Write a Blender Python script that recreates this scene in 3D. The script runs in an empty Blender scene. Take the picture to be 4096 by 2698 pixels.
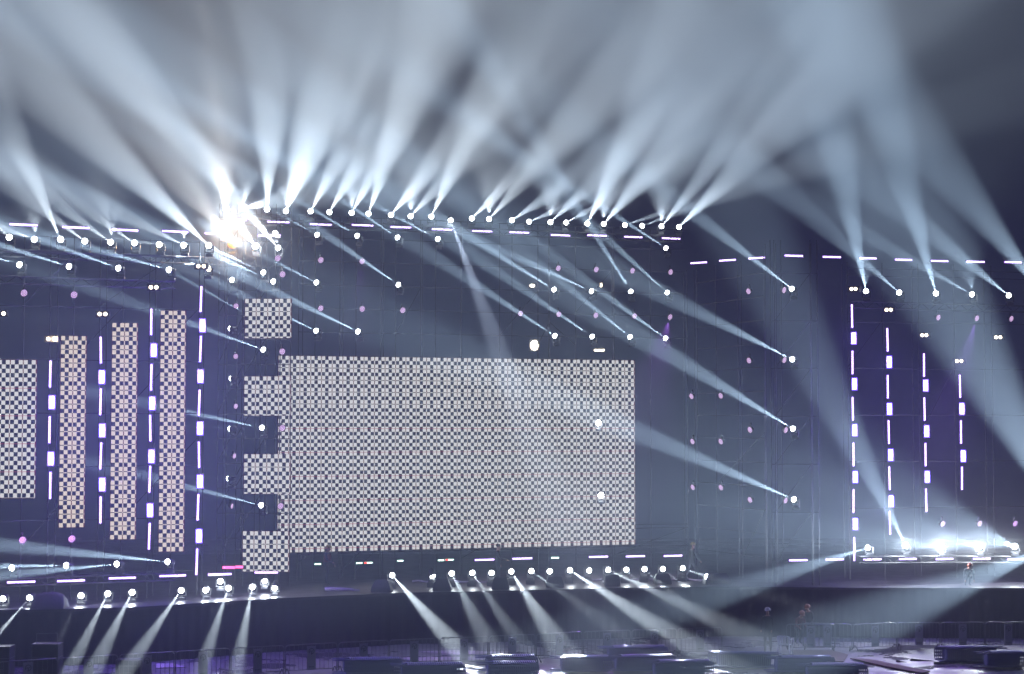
import bpy, bmesh, math, random
from mathutils import Vector, Matrix, Quaternion
random.seed(7)
SC = bpy.context.scene
COL = SC.collection
R = math.radians
# ------------------------------------------------------------------ camera model
F, CX, CY, EYE = 7200.0, 2048.0, 1349.0, 9.2
PITCH = math.atan(362.0 / F)
SP, CP = math.sin(PITCH), math.cos(PITCH)

def at(X, Y, d):
    u, v = X - CX, CY - Y
    yc, zc = F * CP - v * SP, F * SP + v * CP
    t = d / yc
    return Vector((u * t, d, EYE + zc * t))

def depth_at(Y, z):
    v = CY - Y
    return (z - EYE) * (F * CP - v * SP) / (F * SP + v * CP)

def on_z(X, Y, z):
    return at(X, Y, depth_at(Y, z))

cam_d = bpy.data.cameras.new('camera')
cam_d.sensor_width = 36; cam_d.lens = 36 * F / 4096; cam_d.clip_end = 3000; cam_d.clip_start = .5
cam = bpy.data.objects.new('camera', cam_d); COL.objects.link(cam)
cam.location = (0, 0, EYE); cam.rotation_euler = (R(90) + PITCH, 0, 0)
SC.camera = cam

# ------------------------------------------------------------------ materials
def nt_new(name):
    m = bpy.data.materials.new(name); m.use_nodes = True
    return m, m.node_tree, m.node_tree.nodes['Principled BSDF']

def pbr(name, col, rough=.6, metal=0., var=.25, scale=6., bump=0., spec=.5, col2=None):
    m, nt, b = nt_new(name)
    tc = nt.nodes.new('ShaderNodeTexCoord')
    nz = nt.nodes.new('ShaderNodeTexNoise'); nz.inputs['Scale'].default_value = scale; nz.inputs['Detail'].default_value = 5
    nt.links.new(tc.outputs['Object'], nz.inputs['Vector'])
    mx = nt.nodes.new('ShaderNodeMix'); mx.data_type = 'RGBA'
    c2 = col2 or tuple(c * (1 - var) for c in col)
    mx.inputs[6].default_value = (*col, 1); mx.inputs[7].default_value = (*c2, 1)
    cr = nt.nodes.new('ShaderNodeMapRange'); cr.inputs[1].default_value = .35; cr.inputs[2].default_value = .65
    nt.links.new(nz.outputs['Fac'], cr.inputs[0]); nt.links.new(cr.outputs[0], mx.inputs[0])
    nt.links.new(mx.outputs[2], b.inputs['Base Color'])
    mr = nt.nodes.new('ShaderNodeMapRange'); mr.inputs[3].default_value = max(.05, rough - .12); mr.inputs[4].default_value = min(1, rough + .12)
    nt.links.new(nz.outputs['Fac'], mr.inputs[0]); nt.links.new(mr.outputs[0], b.inputs['Roughness'])
    b.inputs['Metallic'].default_value = metal
    b.inputs['Specular IOR Level'].default_value = spec
    if bump:
        bp = nt.nodes.new('ShaderNodeBump'); bp.inputs['Strength'].default_value = bump; bp.inputs['Distance'].default_value = .02
        nt.links.new(nz.outputs['Fac'], bp.inputs['Height']); nt.links.new(bp.outputs[0], b.inputs['Normal'])
    return m

def glow(name, col, s, base=(.02, .02, .02), sample=False):
    m, nt, b = nt_new(name)
    b.inputs['Base Color'].default_value = (*base, 1)
    b.inputs['Roughness'].default_value = .5
    b.inputs['Emission Color'].default_value = (*col, 1)
    b.inputs['Emission Strength'].default_value = s
    nz = nt.nodes.new('ShaderNodeTexNoise'); nz.inputs['Scale'].default_value = 40
    mr = nt.nodes.new('ShaderNodeMapRange'); mr.inputs[3].default_value = s * .95; mr.inputs[4].default_value = s * 1.05
    nt.links.new(nz.outputs['Fac'], mr.inputs[0]); nt.links.new(mr.outputs[0], b.inputs['Emission Strength'])
    m.cycles.emission_sampling = 'AUTO' if sample else 'NONE'
    return m

M = {}
M['black'] = pbr('black_paint', (.02, .02, .024), .45)
M['fabric'] = pbr('black_skirt_fabric', (.018, .018, .03), .9, bump=.2, scale=3)
M['pipe'] = pbr('galvanised_pipe', (.05, .05, .057), .5, .5, scale=4)
M['pipe_dark'] = pbr('dark_truss_tube', (.012, .012, .014), .6, .2)
M['deck'] = pbr('stage_deck_boards', (.05, .045, .06), .38, var=.5, scale=1.5, bump=.15)
M['lens'] = glow('beam_lens_glass', (.92, .97, 1), 26)
M['lens_hot'] = glow('beam_lens_hot', (1, 1, 1), 120)
M['amber'] = glow('amber_lamp_glass', (1, .36, .03), 1.7)
M['warm'] = glow('warm_lamp_glass', (1, .84, .6), 9)
M['bar'] = glow('led_bar_diffuser', (1, .9, 1), 4.5)
M['bar_rim'] = glow('led_bar_rim', (.38, .12, 1), 1.7)  # violet bloom around the bars, put into a glowing edge
M['strobe'] = glow('strobe_panel_glass', (.96, .94, 1), 5)
M['strobe_rim'] = glow('strobe_rim_glass', (.22, .1, 1), 2.2)  # violet bloom around the strobes, put into a glowing edge
M['par_led'] = glow('par_led_lens', (.95, .66, 1), 1.6)
M['par_plate'] = glow('par_lens_plate', (.3, .05, .55), .5)
M['pink'] = glow('pink_led_diffuser', (1, .12, .4), 3.5)
M['green'] = glow('white_pixel_diffuser', (.85, 1, .92), 4.5)
M['green_rim'] = glow('green_pixel_rim', (.04, .7, .45), .5)
M['red_rim'] = glow('red_pixel_rim', (1, .03, .02), 3)
M['scr_w'] = glow('led_pixel_white', (.72, .71, .69), 1.22)
M['scr_p'] = glow('led_pixel_peach', (.84, .72, .6), 1.15)
M['scr_d'] = glow('led_pixel_dark', (.02, .03, .07), .6)
M['scr_r'] = glow('led_pixel_dark_red', (.16, .012, .035), .8)
M['scr_rl'] = glow('led_pixel_red', (.6, .06, .12), .8)
for k_ in ('scr_w', 'scr_p', 'scr_d', 'scr_r', 'scr_rl'):
    b_ = M[k_].node_tree.nodes['Principled BSDF']; b_.inputs['Base Color'].default_value = (.004, .004, .004, 1); b_.inputs['Specular IOR Level'].default_value = .08; b_.inputs['Roughness'].default_value = .8
M['helmet_y'] = pbr('yellow_helmet', (.4, .3, .06), .45)
M['helmet_o'] = pbr('orange_helmet', (.32, .07, .02), .5)
M['helmet_w'] = pbr('white_helmet', (.75, .78, .85), .3)
M['cap'] = pbr('black_cap_cloth', (.02, .02, .022), .9)
M['skin'] = pbr('skin', (.42, .24, .16), .6, var=.1)
M['navy'] = pbr('navy_cloth', (.03, .04, .11), .85)
M['blackc'] = pbr('black_cloth', (.02, .02, .025), .9)
M['redv'] = pbr('red_vest_cloth', (.16, .015, .02), .85)
M['denim'] = pbr('dark_trouser_cloth', (.02, .022, .035), .9)
M['chair'] = pbr('blue_chair_plastic', (.13, .11, .34), .5, var=.15, spec=.35)
M['chairw'] = pbr('white_chair_plastic', (.6, .6, .68), .35, var=.1)
M['sign'] = pbr('barrier_sign_board', (.3, .28, .38), .5, var=.12)
M['logo'] = pbr('sign_logo_ink', (.03, .035, .07), .6)
M['board'] = pbr('pale_floor_board', (.6, .5, .62), .35)
M['mat_r'] = pbr('dark_red_mat', (.06, .012, .01), .85)
M['tarp'] = pbr('grey_tarp', (.3, .24, .34), .5, bump=.3)
M['case'] = pbr('case_laminate', (.03, .03, .04), .5)
M['alu'] = pbr('case_aluminium_edge', (.2, .2, .23), .42, .8)
M['rub'] = pbr('dark_debris', (.03, .028, .035), .7)

# ground: worn concrete with wet patches
def ground_mat():
    m, nt, b = nt_new('wet_concrete')
    tc = nt.nodes.new('ShaderNodeTexCoord')
    n1 = nt.nodes.new('ShaderNodeTexNoise'); n1.inputs['Scale'].default_value = .35; n1.inputs['Detail'].default_value = 8; n1.inputs['Roughness'].default_value = .65
    n2 = nt.nodes.new('ShaderNodeTexNoise'); n2.inputs['Scale'].default_value = 9; n2.inputs['Detail'].default_value = 6
    for n in (n1, n2): nt.links.new(tc.outputs['Object'], n.inputs['Vector'])
    mx = nt.nodes.new('ShaderNodeMix'); mx.data_type = 'RGBA'
    mx.inputs[6].default_value = (.06, .055, .075, 1); mx.inputs[7].default_value = (.19, .17, .2, 1)
    nt.links.new(n1.outputs['Fac'], mx.inputs[0]); nt.links.new(mx.outputs[2], b.inputs['Base Color'])
    mr = nt.nodes.new('ShaderNodeMapRange'); mr.inputs[1].default_value = .42; mr.inputs[2].default_value = .56
    mr.inputs[3].default_value = .16; mr.inputs[4].default_value = .62
    nt.links.new(n1.outputs['Fac'], mr.inputs[0]); nt.links.new(mr.outputs[0], b.inputs['Roughness'])
    bp = nt.nodes.new('ShaderNodeBump'); bp.inputs['Strength'].default_value = .3; bp.inputs['Distance'].default_value = .006
    nt.links.new(n2.outputs['Fac'], bp.inputs['Height']); nt.links.new(bp.outputs[0], b.inputs['Normal'])
    return m
M['ground'] = ground_mat()

# ------------------------------------------------------------------ mesh building
class MB:
    def __init__(s): s.v = []; s.f = []; s.m = []; s.mats = []
    def mi(s, mat):
        if mat not in s.mats: s.mats.append(mat)
        return s.mats.index(mat)
    def add(s, vs, fs, mat, mtx=None):
        o = len(s.v); k = s.mi(mat)
        s.v += [tuple(mtx @ Vector(p)) if mtx else tuple(p) for p in vs]
        for f in fs: s.f.append([i + o for i in f]); s.m.append(k)
    def box(s, c, h, mat, mtx=None, bev=0.):
        x, y, z = h; cx, cy, cz = c
        if bev:
            bm = bmesh.new(); bmesh.ops.create_cube(bm, size=1)
            for v in bm.verts: v.co = Vector((v.co.x * 2 * x, v.co.y * 2 * y, v.co.z * 2 * z)) + Vector(c)
            bmesh.ops.bevel(bm, geom=bm.edges[:], offset=bev, segments=2, affect='EDGES', profile=.5)
            s.add([v.co.copy() for v in bm.verts], [[v.index for v in f.verts] for f in bm.faces], mat, mtx); bm.free(); return
        vs = [(cx + a * x, cy + b * y, cz + e * z) for a in (-1, 1) for b in (-1, 1) for e in (-1, 1)]
        s.add(vs, [(0, 1, 3, 2), (4, 6, 7, 5), (0, 4, 5, 1), (2, 3, 7, 6), (0, 2, 6, 4), (1, 5, 7, 3)], mat, mtx)
    def tube(s, pts, r, mat, n=8, mtx=None, cap=True):
        pts = [Vector(p) for p in pts]; rs = r if isinstance(r, (list, tuple)) else [r] * len(pts)
        vs = []; fs = []; up = None
        for i, p in enumerate(pts):
            t = (pts[min(i + 1, len(pts) - 1)] - pts[max(i - 1, 0)]).normalized()
            if up is None: up = Vector((0, 0, 1)) if abs(t.z) < .9 else Vector((1, 0, 0))
            a = t.cross(up).normalized(); b = t.cross(a).normalized(); up = -b if (-b).dot(up) > 0 else b
            a = t.cross(up).normalized(); b = up
            for k in range(n):
                an = 2 * math.pi * k / n
                vs.append(p + (a * math.cos(an) + b * math.sin(an)) * rs[i])
        for i in range(len(pts) - 1):
            for k in range(n):
                fs.append((i * n + k, i * n + (k + 1) % n, (i + 1) * n + (k + 1) % n, (i + 1) * n + k))
        if cap: fs.append(tuple(range(n))[::-1]); fs.append(tuple(range(len(vs) - n, len(vs))))
        s.add(vs, fs, mat, mtx)
    def lathe(s, prof, mat, n=20, mtx=None):   # profile (r, y) around local Y
        vs = []; fs = []
        for r, y in prof:
            for k in range(n):
                a = 2 * math.pi * k / n; vs.append((r * math.cos(a), y, r * math.sin(a)))
        for i in range(len(prof) - 1):
            for k in range(n): fs.append((i * n + k, (i + 1) * n + k, (i + 1) * n + (k + 1) % n, i * n + (k + 1) % n))
        s.add(vs, fs, mat, mtx)
    def data(s, name, smooth=False):
        me = bpy.data.meshes.new(name); me.from_pydata(s.v, [], s.f)
        for m in s.mats: me.materials.append(m)
        me.polygons.foreach_set('material_index', s.m)
        if smooth: me.polygons.foreach_set('use_smooth', [True] * len(s.f))
        me.update(); return me
    def obj(s, name, parent=None, smooth=False): return link(name, s.data(name, smooth), parent)

def link(name, data, parent=None, loc=None, rot=None, mtx=None):
    o = bpy.data.objects.new(name, data); COL.objects.link(o)
    if parent: o.parent = parent
    if loc is not None: o.location = loc
    if rot is not None: o.rotation_euler = rot
    if mtx is not None: o.matrix_local = mtx
    return o

def tag(o, label=None, cat=None, group=None, kind=None):
    if label: o['label'] = label
    if cat: o['category'] = cat
    if group: o['group'] = group
    if kind: o['kind'] = kind
    return o

ORD = ['first', 'second', 'third', 'fourth', 'fifth', 'sixth', 'seventh', 'eighth', 'ninth', 'tenth', 'eleventh', 'twelfth',
       'thirteenth', 'fourteenth', 'fifteenth', 'sixteenth', 'seventeenth', 'eighteenth', 'nineteenth', 'twentieth',
       'twenty-first', 'twenty-second', 'twenty-third', 'twenty-fourth', 'twenty-fifth']
def nth(i, n):
    if n == 1: return 'only one'
    return 'leftmost' if i == 0 else 'rightmost' if i == n - 1 else ORD[i] + ' from left'
def nthd(i, n): return 'topmost' if i == 0 else 'lowest' if i == n - 1 else ORD[i] + ' from top'

# ------------------------------------------------------------------ the stage's plan: depth of the front face at a picture column
def D(X):
    if X < 860: return 70.4 + X / 700 * 2.6
    if X < 1112: return 78.5
    if X < 2740: return 82 + (X - 1115) / 1423 * 5.9
    if X < 3130: return 88.7 - (X - 2740) / 390 * 8.7
    return 80 + (X - 3130) / 920 * 3.0

# ------------------------------------------------------------------ setting
g = MB(); g.add([(-170, -25, 0), (170, -25, 0), (170, 150, 0), (-170, 150, 0)], [(0, 1, 2, 3)], M['ground'])
tag(g.obj('ground'), kind='structure')

DZ = 2.2
front = [(-700, 2452), (0, 2440), (520, 2430), (1100, 2394), (1620, 2371), (1900, 2366), (2540, 2351), (2900, 2347), (3400, 2351), (4096, 2353), (4700, 2354)]
fp = [on_z(X, Y, DZ) for X, Y in front]
n = len(fp); back_y = 100
dk = MB()
dk.add([(p.x, p.y, DZ) for p in fp] + [(p.x, back_y, DZ) for p in fp] + [(p.x, p.y, DZ - .12) for p in fp],
       [(i, i + 1, n + i + 1, n + i) for i in range(n - 1)] + [(2 * n + i, 2 * n + i + 1, i + 1, i) for i in range(n - 1)], M['deck'])
stage = bpy.data.objects.new('stage', None); COL.objects.link(stage)
tag(stage, 'long dark raised stage with purple-lit deck and black front skirt', 'stage')
dk.obj('deck', stage)
sk = MB(); vs = []; fs = []
cols = []
for i in range(n - 1):
    a, b = fp[i], fp[i + 1]; L = (b - a).length; k = max(2, int(L / .12))
    for j in range(k):
        t = j / k; cols.append((a.lerp(b, t), len(cols)))
for p, j in cols:
    o = .03 * math.sin(j * 1.7) + .02 * math.sin(j * .61)
    vs += [(p.x, p.y + .08 + o, DZ - .12), (p.x, p.y + .08 + o * 1.6, .01)]
for j in range(len(cols) - 1): fs.append((2 * j, 2 * j + 1, 2 * j + 3, 2 * j + 2))
sk.add(vs, fs, M['fabric']); sk.obj('skirt', stage, True)
# deck joints and lip trim
lip = MB()
for i in range(n - 1):
    lip.tube([fp[i] + Vector((0, -.01, -.03)), fp[i + 1] + Vector((0, -.01, -.03))], .022, M['pipe_dark'], 6)
lip.obj('edge_trim', stage)

# ------------------------------------------------------------------ fixtures (shared meshes)
def md_base():
    b = MB(); b.box((0, 0, -.36), (.15, .12, .06), M['black'], bev=.015); b.box((0, 0, -.285), (.07, .07, .02), M['black']); return b.data('base')
def md_yoke():
    b = MB(); b.box((0, 0, -.25), (.19, .045, .018), M['black'])
    for s in (-1, 1): b.box((s * .175, 0, -.11), (.018, .045, .14), M['black'], bev=.008)
    return b.data('yoke')
def md_head():   # looks along +Y
    b = MB(); b.lathe([(.001, -.2), (.09, -.19), (.125, -.1), (.13, .05), (.125, .13), (.105, .135)], M['black'], 20)
    b.tube([(-.16, 0, 0), (.16, 0, 0)], .025, M['black'], 8)
    return b.data('head', True)
def md_lens(mat, r=.118):
    b = MB(); pr = [(r * math.cos(a), .128 + r * 1.0 * math.sin(a)) for a in [k * math.pi / 14 for k in range(8)]]; pr[-1] = (.001, pr[-1][1])
    b.lathe(pr, mat, 20); return b.data('lens', True)
ME_BASE, ME_YOKE, ME_HEAD = md_base(), md_yoke(), md_head()
ME_LENS = md_lens(M['lens']); ME_LENS_HOT = md_lens(M['lens_hot'], .13); ME_LENS_AMBER = md_lens(M['amber'], .2); ME_LENS_WARM = md_lens(M['warm'], .09)

KG = 1.
KB = 8.0e4
MULT = {'beam lights on the top of the left wing': 3.2, 'beam lights in the second row of the left wing': 17, 'beam lights on the corner tower': 10,
 'side-facing lights on the corner tower': 6, 'beam lights on top of the centre scaffold': 4.1, 'beam lights in the upper row of the centre': 14,
 'beam lights in the middle row of the centre': 12, 'beam lights in the lower row of the centre': 12, 'beam lights in a file on the right tower': 7.5,
 'beam lights in the upper row of the right wing': 3.8, 'beam lights standing on the centre deck': 3.5, 'beam lights standing on the left deck': 5, 'glaring lights in the low row of the right wing': 1.9,
 'beam lights in the low row of the left wing': 17}
def spot(parent, loc, dirv, size, power, col, blend=.75, rad=0., name='beam_source'):
    L = bpy.data.lights.new(name, 'SPOT'); L.energy = power; L.spot_size = R(size); L.spot_blend = blend
    L.shadow_soft_size = rad; L.color = col
    o = link(name, L, parent, loc)
    o.rotation_mode = 'QUATERNION'; o.rotation_quaternion = Vector(dirv).to_track_quat('-Z', 'Y')
    return o
def haze_fill(root, dv, power, col, size=75):  # added wide upward spot, stands in for glow scattered through the haze
    spot(root, dv * .3, dv, size, power, col, 1, .0, 'lamp_spill')
def halo(parent, loc, power, col, rad=.08):
    L = bpy.data.lights.new('lamp_glow', 'POINT'); L.energy = power * KG; L.color = col; L.shadow_soft_size = rad
    return link('lamp_glow', L, parent, loc)

COOL = (.60, .81, 1.0); WHITE = (.84, .94, 1.0); NEUT = (1, .97, .92)
def moving_head(X, Y, d, target, size, power, label, group, col=COOL, lens=None, glowp=0, glowc=WHITE, plinth=False, fillp=0):
    """target: (X, Y, depth) the beam passes through, or None for a lamp looking at the hall without a visible shaft"""
    p = at(X, Y, d)
    power *= MULT.get(group.split()[0] + ('*' if 'row' in group or 'file' in group else ''), 1) if False else MULT.get(group, 1)
    root = bpy.data.objects.new('moving_head_light', None); COL.objects.link(root); root.location = p
    tag(root, label, 'stage light', group)
    if target: dv = (at(*target) - p).normalized()
    else: dv = Vector((random.uniform(-.3, .3), -1, random.uniform(-.35, .0))).normalized()
    yaw = math.atan2(-dv.x, dv.y)
    link('base', ME_BASE, root)
    link('yoke', ME_YOKE, root, rot=(0, 0, yaw))
    el = math.asin(max(-1, min(1, dv.z)))
    hd = link('head', ME_HEAD, root, rot=(el, 0, yaw))
    link('lens', lens or ME_LENS, hd)
    if power > 0:
        spot(root, dv * .27, dv, size * .86, power * KB, col)
    if fillp: haze_fill(root, Vector((dv.x * .35, -.12, 1)).normalized(), fillp, col)
    if plinth:
        b = MB(); b.box((0, 0, -.52), (.2, .17, .1), M['black'], bev=.01); b.obj('plinth', root)
    if not glowp and power > 0 and random.random() < .2: glowp = random.choice((20, 35))
    if glowp: halo(root, dv * .32, glowp, glowc)
    return root

EVERY = []
def run(rows, name_row, group, **kw):
    rows = sorted(rows, key=lambda r: r[0]); k = len(rows)
    for i, r in enumerate(rows):
        X, Y, d, tgt, size, pw = r[:6]; kk = dict(kw)
        if len(r) > 6: kk.update(r[6])
        lab = kk.pop('label', None) or f'white beam light, {nth(i, k)} {name_row}'
        moving_head(X, Y, d, tgt, size, pw, lab, group, **kk)

# target helper: go along picture slope (dx, dy) for a length, ending nearer by dd
def tg(X, Y, d, dx, dy, ln, dd):
    l = math.hypot(dx, dy); return (X + dx / l * ln, Y + dy / l * ln, d - dd)

# --- row along the top of the left wing
rowA = []
for X, Y, dx, dy, pw, sz in [(41, 954, -1, -.95, .9, 8), (143, 960, -1, -.36, .8, 8), (245, 964, -.45, -1, 1.5, 8.5), (344, 969, -1, -.75, .9, 8),
                         (447, 973, -1, -.72, .9, 8), (542, 976, -1, -.68, .8, 8), (643, 980, -1, -.15, .45, 7), (740, 984, -1, -.5, .9, 8), (839, 987, -1, -.95, 3, 10)]:
    d = D(X); rowA.append((X, Y, d, tg(X, Y, d, dx, dy, 800, 15), sz, pw, {'col': WHITE, 'spillp': 12000 if X in (143, 447, 740) else 0}))
run(rowA, 'on the top truss of the left wing', 'beam lights on the top of the left wing')
# --- second row of the left wing
rowB = []
for X, Y, s in [(89, 1063, .3), (287, 1070, .31), (484, 1077, .36), (686, 1083, .28)]:
    rowB.append((X, Y, D(X), tg(X, Y, D(X), -1, -s, 700, 7), 6, .5))
run(rowB, 'in the second row of the left wing', 'beam lights in the second row of the left wing')
# --- tower between left wing and centre
tw = [(936, 1125, .53, .35), (1062, 1095, .48, .5), (1102, 1131, .45, .5), (1062, 1403, .36, .75), (1057, 1714, .21, .75), (1054, 2024, .25, .75), (1002, 1268, .6, .6)]
tl = ['white beam light below the glare at the upper left corner of the tower', 'white beam light under the glare, upper of two close together on the tower',
      'white beam light under the glare, lower of two close together on the tower',
      'white beam light between the top and second small checkered screens', 'white beam light between the second and third small checkered screens',
      'white beam light between the third and lowest small checkered screens', 'beam light half hidden beside the topmost small checkered screen']
for (X, Y, s, pw), lb in zip(tw, tl):
    moving_head(X, Y, 79.6 if X > 1050 else 80.5, tg(X, Y, 80, -1, -s, 800, 9), 5.5, pw, lb, 'beam lights on the corner tower')
moving_head(1101, 932, 79.2, None, 6, 0, 'white lamp just above the bar under the glare on the tower', 'beam lights on the corner tower')
moving_head(1116, 996, 79.2, tg(1116, 996, 79, -.85, -1, 700, 14), 8, 1.3, 'white beam light right of the glare on the tower top', 'beam lights on the corner tower', col=WHITE, glowp=300)
for k, (X, Y) in enumerate([(933, 1316), (937, 1516), (932, 1716), (926, 1916)]):
    moving_head(X, Y, 79, tg(X, Y, 79, -1, -.06, 100, -.6), 6, .12, f'side-facing beam light on the tower scaffold, {nthd(k, 4)}', 'side-facing lights on the corner tower')
# the glare
moving_head(930, 985, 77.8, tg(930, 985, 77.8, -.12, -1, 500, 9), 26, 6, 'orange-white glaring lamp shining at the camera from the tower top', 'glaring lamps on the tower', col=(1, .93, .8), lens=ME_LENS_AMBER, glowp=1000, glowc=(1, .5, .14))
moving_head(1025, 990, 77.8, tg(1025, 990, 77.8, -.75, -1, 500, 10), 17, 3, 'white glaring lamp right of the orange one on the tower', 'glaring lamps on the tower', col=WHITE, lens=ME_LENS_HOT, glowp=300)
moving_head(974, 834, 78.6, tg(974, 834, 78.6, 1, -.25, 600, 16), 12, 3, 'white glaring lamp on top of the tower above the bars', 'glaring lamps on the tower', col=WHITE, lens=ME_LENS_HOT, glowp=250, fillp=14000)
moving_head(905, 840, 78.6, tg(905, 840, 78.6, -.16, -1, 700, 22), 13, 3, 'white glaring lamp at the left end of the tower top', 'glaring lamps on the tower', col=NEUT, lens=ME_LENS_HOT, glowp=250, fillp=16000)
moving_head(900, 930, 78.2, tg(900, 930, 78.6, -.8, -1, 700, 20), 13, 3, 'white glaring lamp above the orange one on the tower', 'glaring lamps on the tower', col=NEUT, lens=ME_LENS_HOT, glowp=350, glowc=NEUT)
# --- row along the top of the centre
rowC = []
for X, Y, s, pw, sz, dd in [(1068, 841, .03, 2.0, 8.5, 25), (1143, 848, .36, 2.6, 11, 27), (1241, 849, .53, 1.5, 8, 25), (1316, 852, .6, 1.3, 8, 25), (1405, 855, .55, 1.5, 8, 25),
                    (1473, 859, .34, 1.6, 8, 25), (1562, 863, .85, 1.5, 8.5, 25), (1640, 868, .95, 1.0, 8, 25), (1724, 870, .47, 1.5, 8, 25),
                    (1885, 877, 1.03, 1.3, 7.5, 25), (1954, 880, .9, 1.1, 7.5, 25), (2045, 884, 1.5, 1.0, 8, 24), (2113, 889, 2.4, .8, 7, 22), (2199, 892, 1.1, 1.1, 7.5, 25),
                    (2261, 893, 1.9, .9, 7, 22), (2348, 898, .5, 1.6, 8.5, 26), (2413, 899, .87, 1.5, 8.5, 26), (2495, 903, 3, .6, 6.5, 18), (2564, 906, 2.7, .6, 6.5, 18),
                    (2644, 909, .82, 1.3, 7.5, 24), (2713, 912, 1.02, 1.6, 8.5, 24)]:
    d = D(X) - .2; rowC.append((X, Y, d, tg(X, Y, d, s, -1, 850, dd), sz, pw, {'col': WHITE if X < 2000 else (.76, .89, 1), 'spillp': 17000 if X in (1143, 1405, 1640, 1954, 2199, 2413, 2644) else 0}))
rowC.append((1801, 877, D(1801) - .2, tg(1801, 877, 84, .37, 1, 700, 12), 6, 1.5, {'col': (.7, .8, 1)}))
run(rowC, 'on the top truss over the big screen', 'beam lights on top of the centre scaffold')
# --- rows in the centre scaffold
rowD = [(1277, 945, .55, .35), (1437, 949, .6, .5), (1598, 956, .67, .5), (1759, 962, .55, .55), (2671, 998, .65, .5)]
run([(X, Y, D(X) - .3, tg(X, Y, D(X), -1, -s, 800, 9), 5.5, p) for X, Y, s, p in rowD], 'in the row just under the centre top bars', 'beam lights in the upper row of the centre')
rowE = [(1274, 1135, -1, -.5, .45), (1601, 1145, -1, -.69, .65), (2224, 1164, -1, -.62, .75), (2374, 1169, -1, -.45, .7), (2528, 1174, -.34, -.545, .65), (2675, 1177, -.527, -.473, .55)]
run([(X, Y, D(X) - .3, tg(X, Y, D(X), a, b, 800, 9), 6, p) for X, Y, a, b, p in rowE], 'in the middle row above the big screen', 'beam lights in the middle row of the centre')
rowF = [(1273, 1328, .48, .6), (1440, 1331, .48, .75), (2227, 1349, .65, .6), (2376, 1352, .68, .55), (2527, 1354, .8, .55), (2669, 1359, .72, .6)]
run([(X, Y, D(X) - .3, tg(X, Y, D(X), -1, -s, 800, 9), 6, p) for X, Y, s, p in rowF], 'in the lowest row above the big screen', 'beam lights in the lower row of the centre')
# --- right link tower, a vertical file
fl = [(3174, 1161, .77, .8), (3177, 1442, .50, .85), (3179, 1720, .6, 1.1), (3183, 2002, .43, 1.1)]
for k, (X, Y, s, p) in enumerate(fl):
    moving_head(X, Y, 79.6, tg(X, Y, 80, -1, -s, 900, 10), 7, p, f'white beam light, {nthd(k, 4)} of the vertical file right of the big screen', 'beam lights in a file on the right tower')
rowG = [(3465, 1170, -.2, -1, 1.3, 8, 20), (3601, 1175, -1, -.88, .9, 7.5, 15), (3745, 1179, -.28, -1, 1.3, 8, 20), (3894, 1182, -1, -.56, .8, 7, 12), (4039, 1186, -1, -.8, 1.1, 8, 16)]
run([(X, Y, D(X) - .4, tg(X, Y, D(X), a, b, 900, dd), sz, p, {'spillp': 5000 if X in (3465, 3894) else 0}) for X, Y, a, b, p, sz, dd in rowG], 'in the upper row of the right wing', 'beam lights in the upper row of the right wing')
moving_head(4186, 1190, 83, tg(4186, 1190, 83, -.68, -.87, 900, 18), 9, 1.4, 'white beam light just past the right end of the upper row', 'beam lights in the upper row of the right wing')
# --- bright low row of the right wing
moving_head(3477, 2190, 80.2, tg(3477, 2190, 80, -1, .31, 900, 14), 7.5, 3, 'glaring beam light, leftmost in the low row of the right wing', 'glaring lights in the low row of the right wing', glowp=250)
moving_head(3625, 2187, 80.6, tg(3625, 2187, 80, -.5, -1, 900, 16), 8.5, 3, 'largest glaring lamp in the low row of the right wing', 'glaring lights in the low row of the right wing', lens=ME_LENS_HOT, glowp=900)
moving_head(3768, 2187, 81, tg(3768, 2187, 80, -1, -.08, 900, 26), 7.5, 1.6, 'glaring lamp between the largest one and the right pair, low row', 'glaring lights in the low row of the right wing', lens=ME_LENS_HOT, glowp=650)
moving_head(3920, 2185, 81.4, tg(3920, 2185, 80, -1, -.17, 900, 32), 9, 2, 'glaring lamp second from the right in the low right row', 'glaring lights in the low row of the right wing', lens=ME_LENS_HOT, glowp=700)
moving_head(4061, 2187, 81.8, tg(4061, 2187, 80, -1, -.3, 900, 32), 10, 2.2, 'glaring lamp at the right picture edge in the low right row', 'glaring lights in the low row of the right wing', lens=ME_LENS_HOT, glowp=700)
moving_head(4200, 2190, 82, tg(4200, 2190, 82, -1, .42, 900, 18), 9, 4, 'beam light just past the right end of the low row', 'glaring lights in the low row of the right wing')
moving_head(4330, 2190, 82, tg(4330, 2190, 82, -.55, -1, 1300, 18), 12, 5, 'beam light beyond the right picture edge in the low row', 'glaring lights in the low row of the right wing')
def edge_y(x):
    for a, b in zip(fp, fp[1:]):
        if a.x <= x <= b.x: return a.y + (b.y - a.y) * (x - a.x) / (b.x - a.x)
    return fp[0].y if x < fp[0].x else fp[-1].y
def over_edge(X, Y, d0, X2, Y2, clr):
    p0 = at(X, Y, d0); best = None
    for k in range(20, 260):
        d1 = d0 - k * .1; q = at(X2, Y2, d1)
        x = p0.x
        for _ in range(3):
            t = (p0.y - edge_y(x)) / (p0.y - q.y); x = p0.x + (q.x - p0.x) * t
        e = abs(p0.z + (q.z - p0.z) * t - (DZ + clr))
        if best is None or e < best[0]: best = (e, d1)
    return (X2, Y2, best[1])
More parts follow.
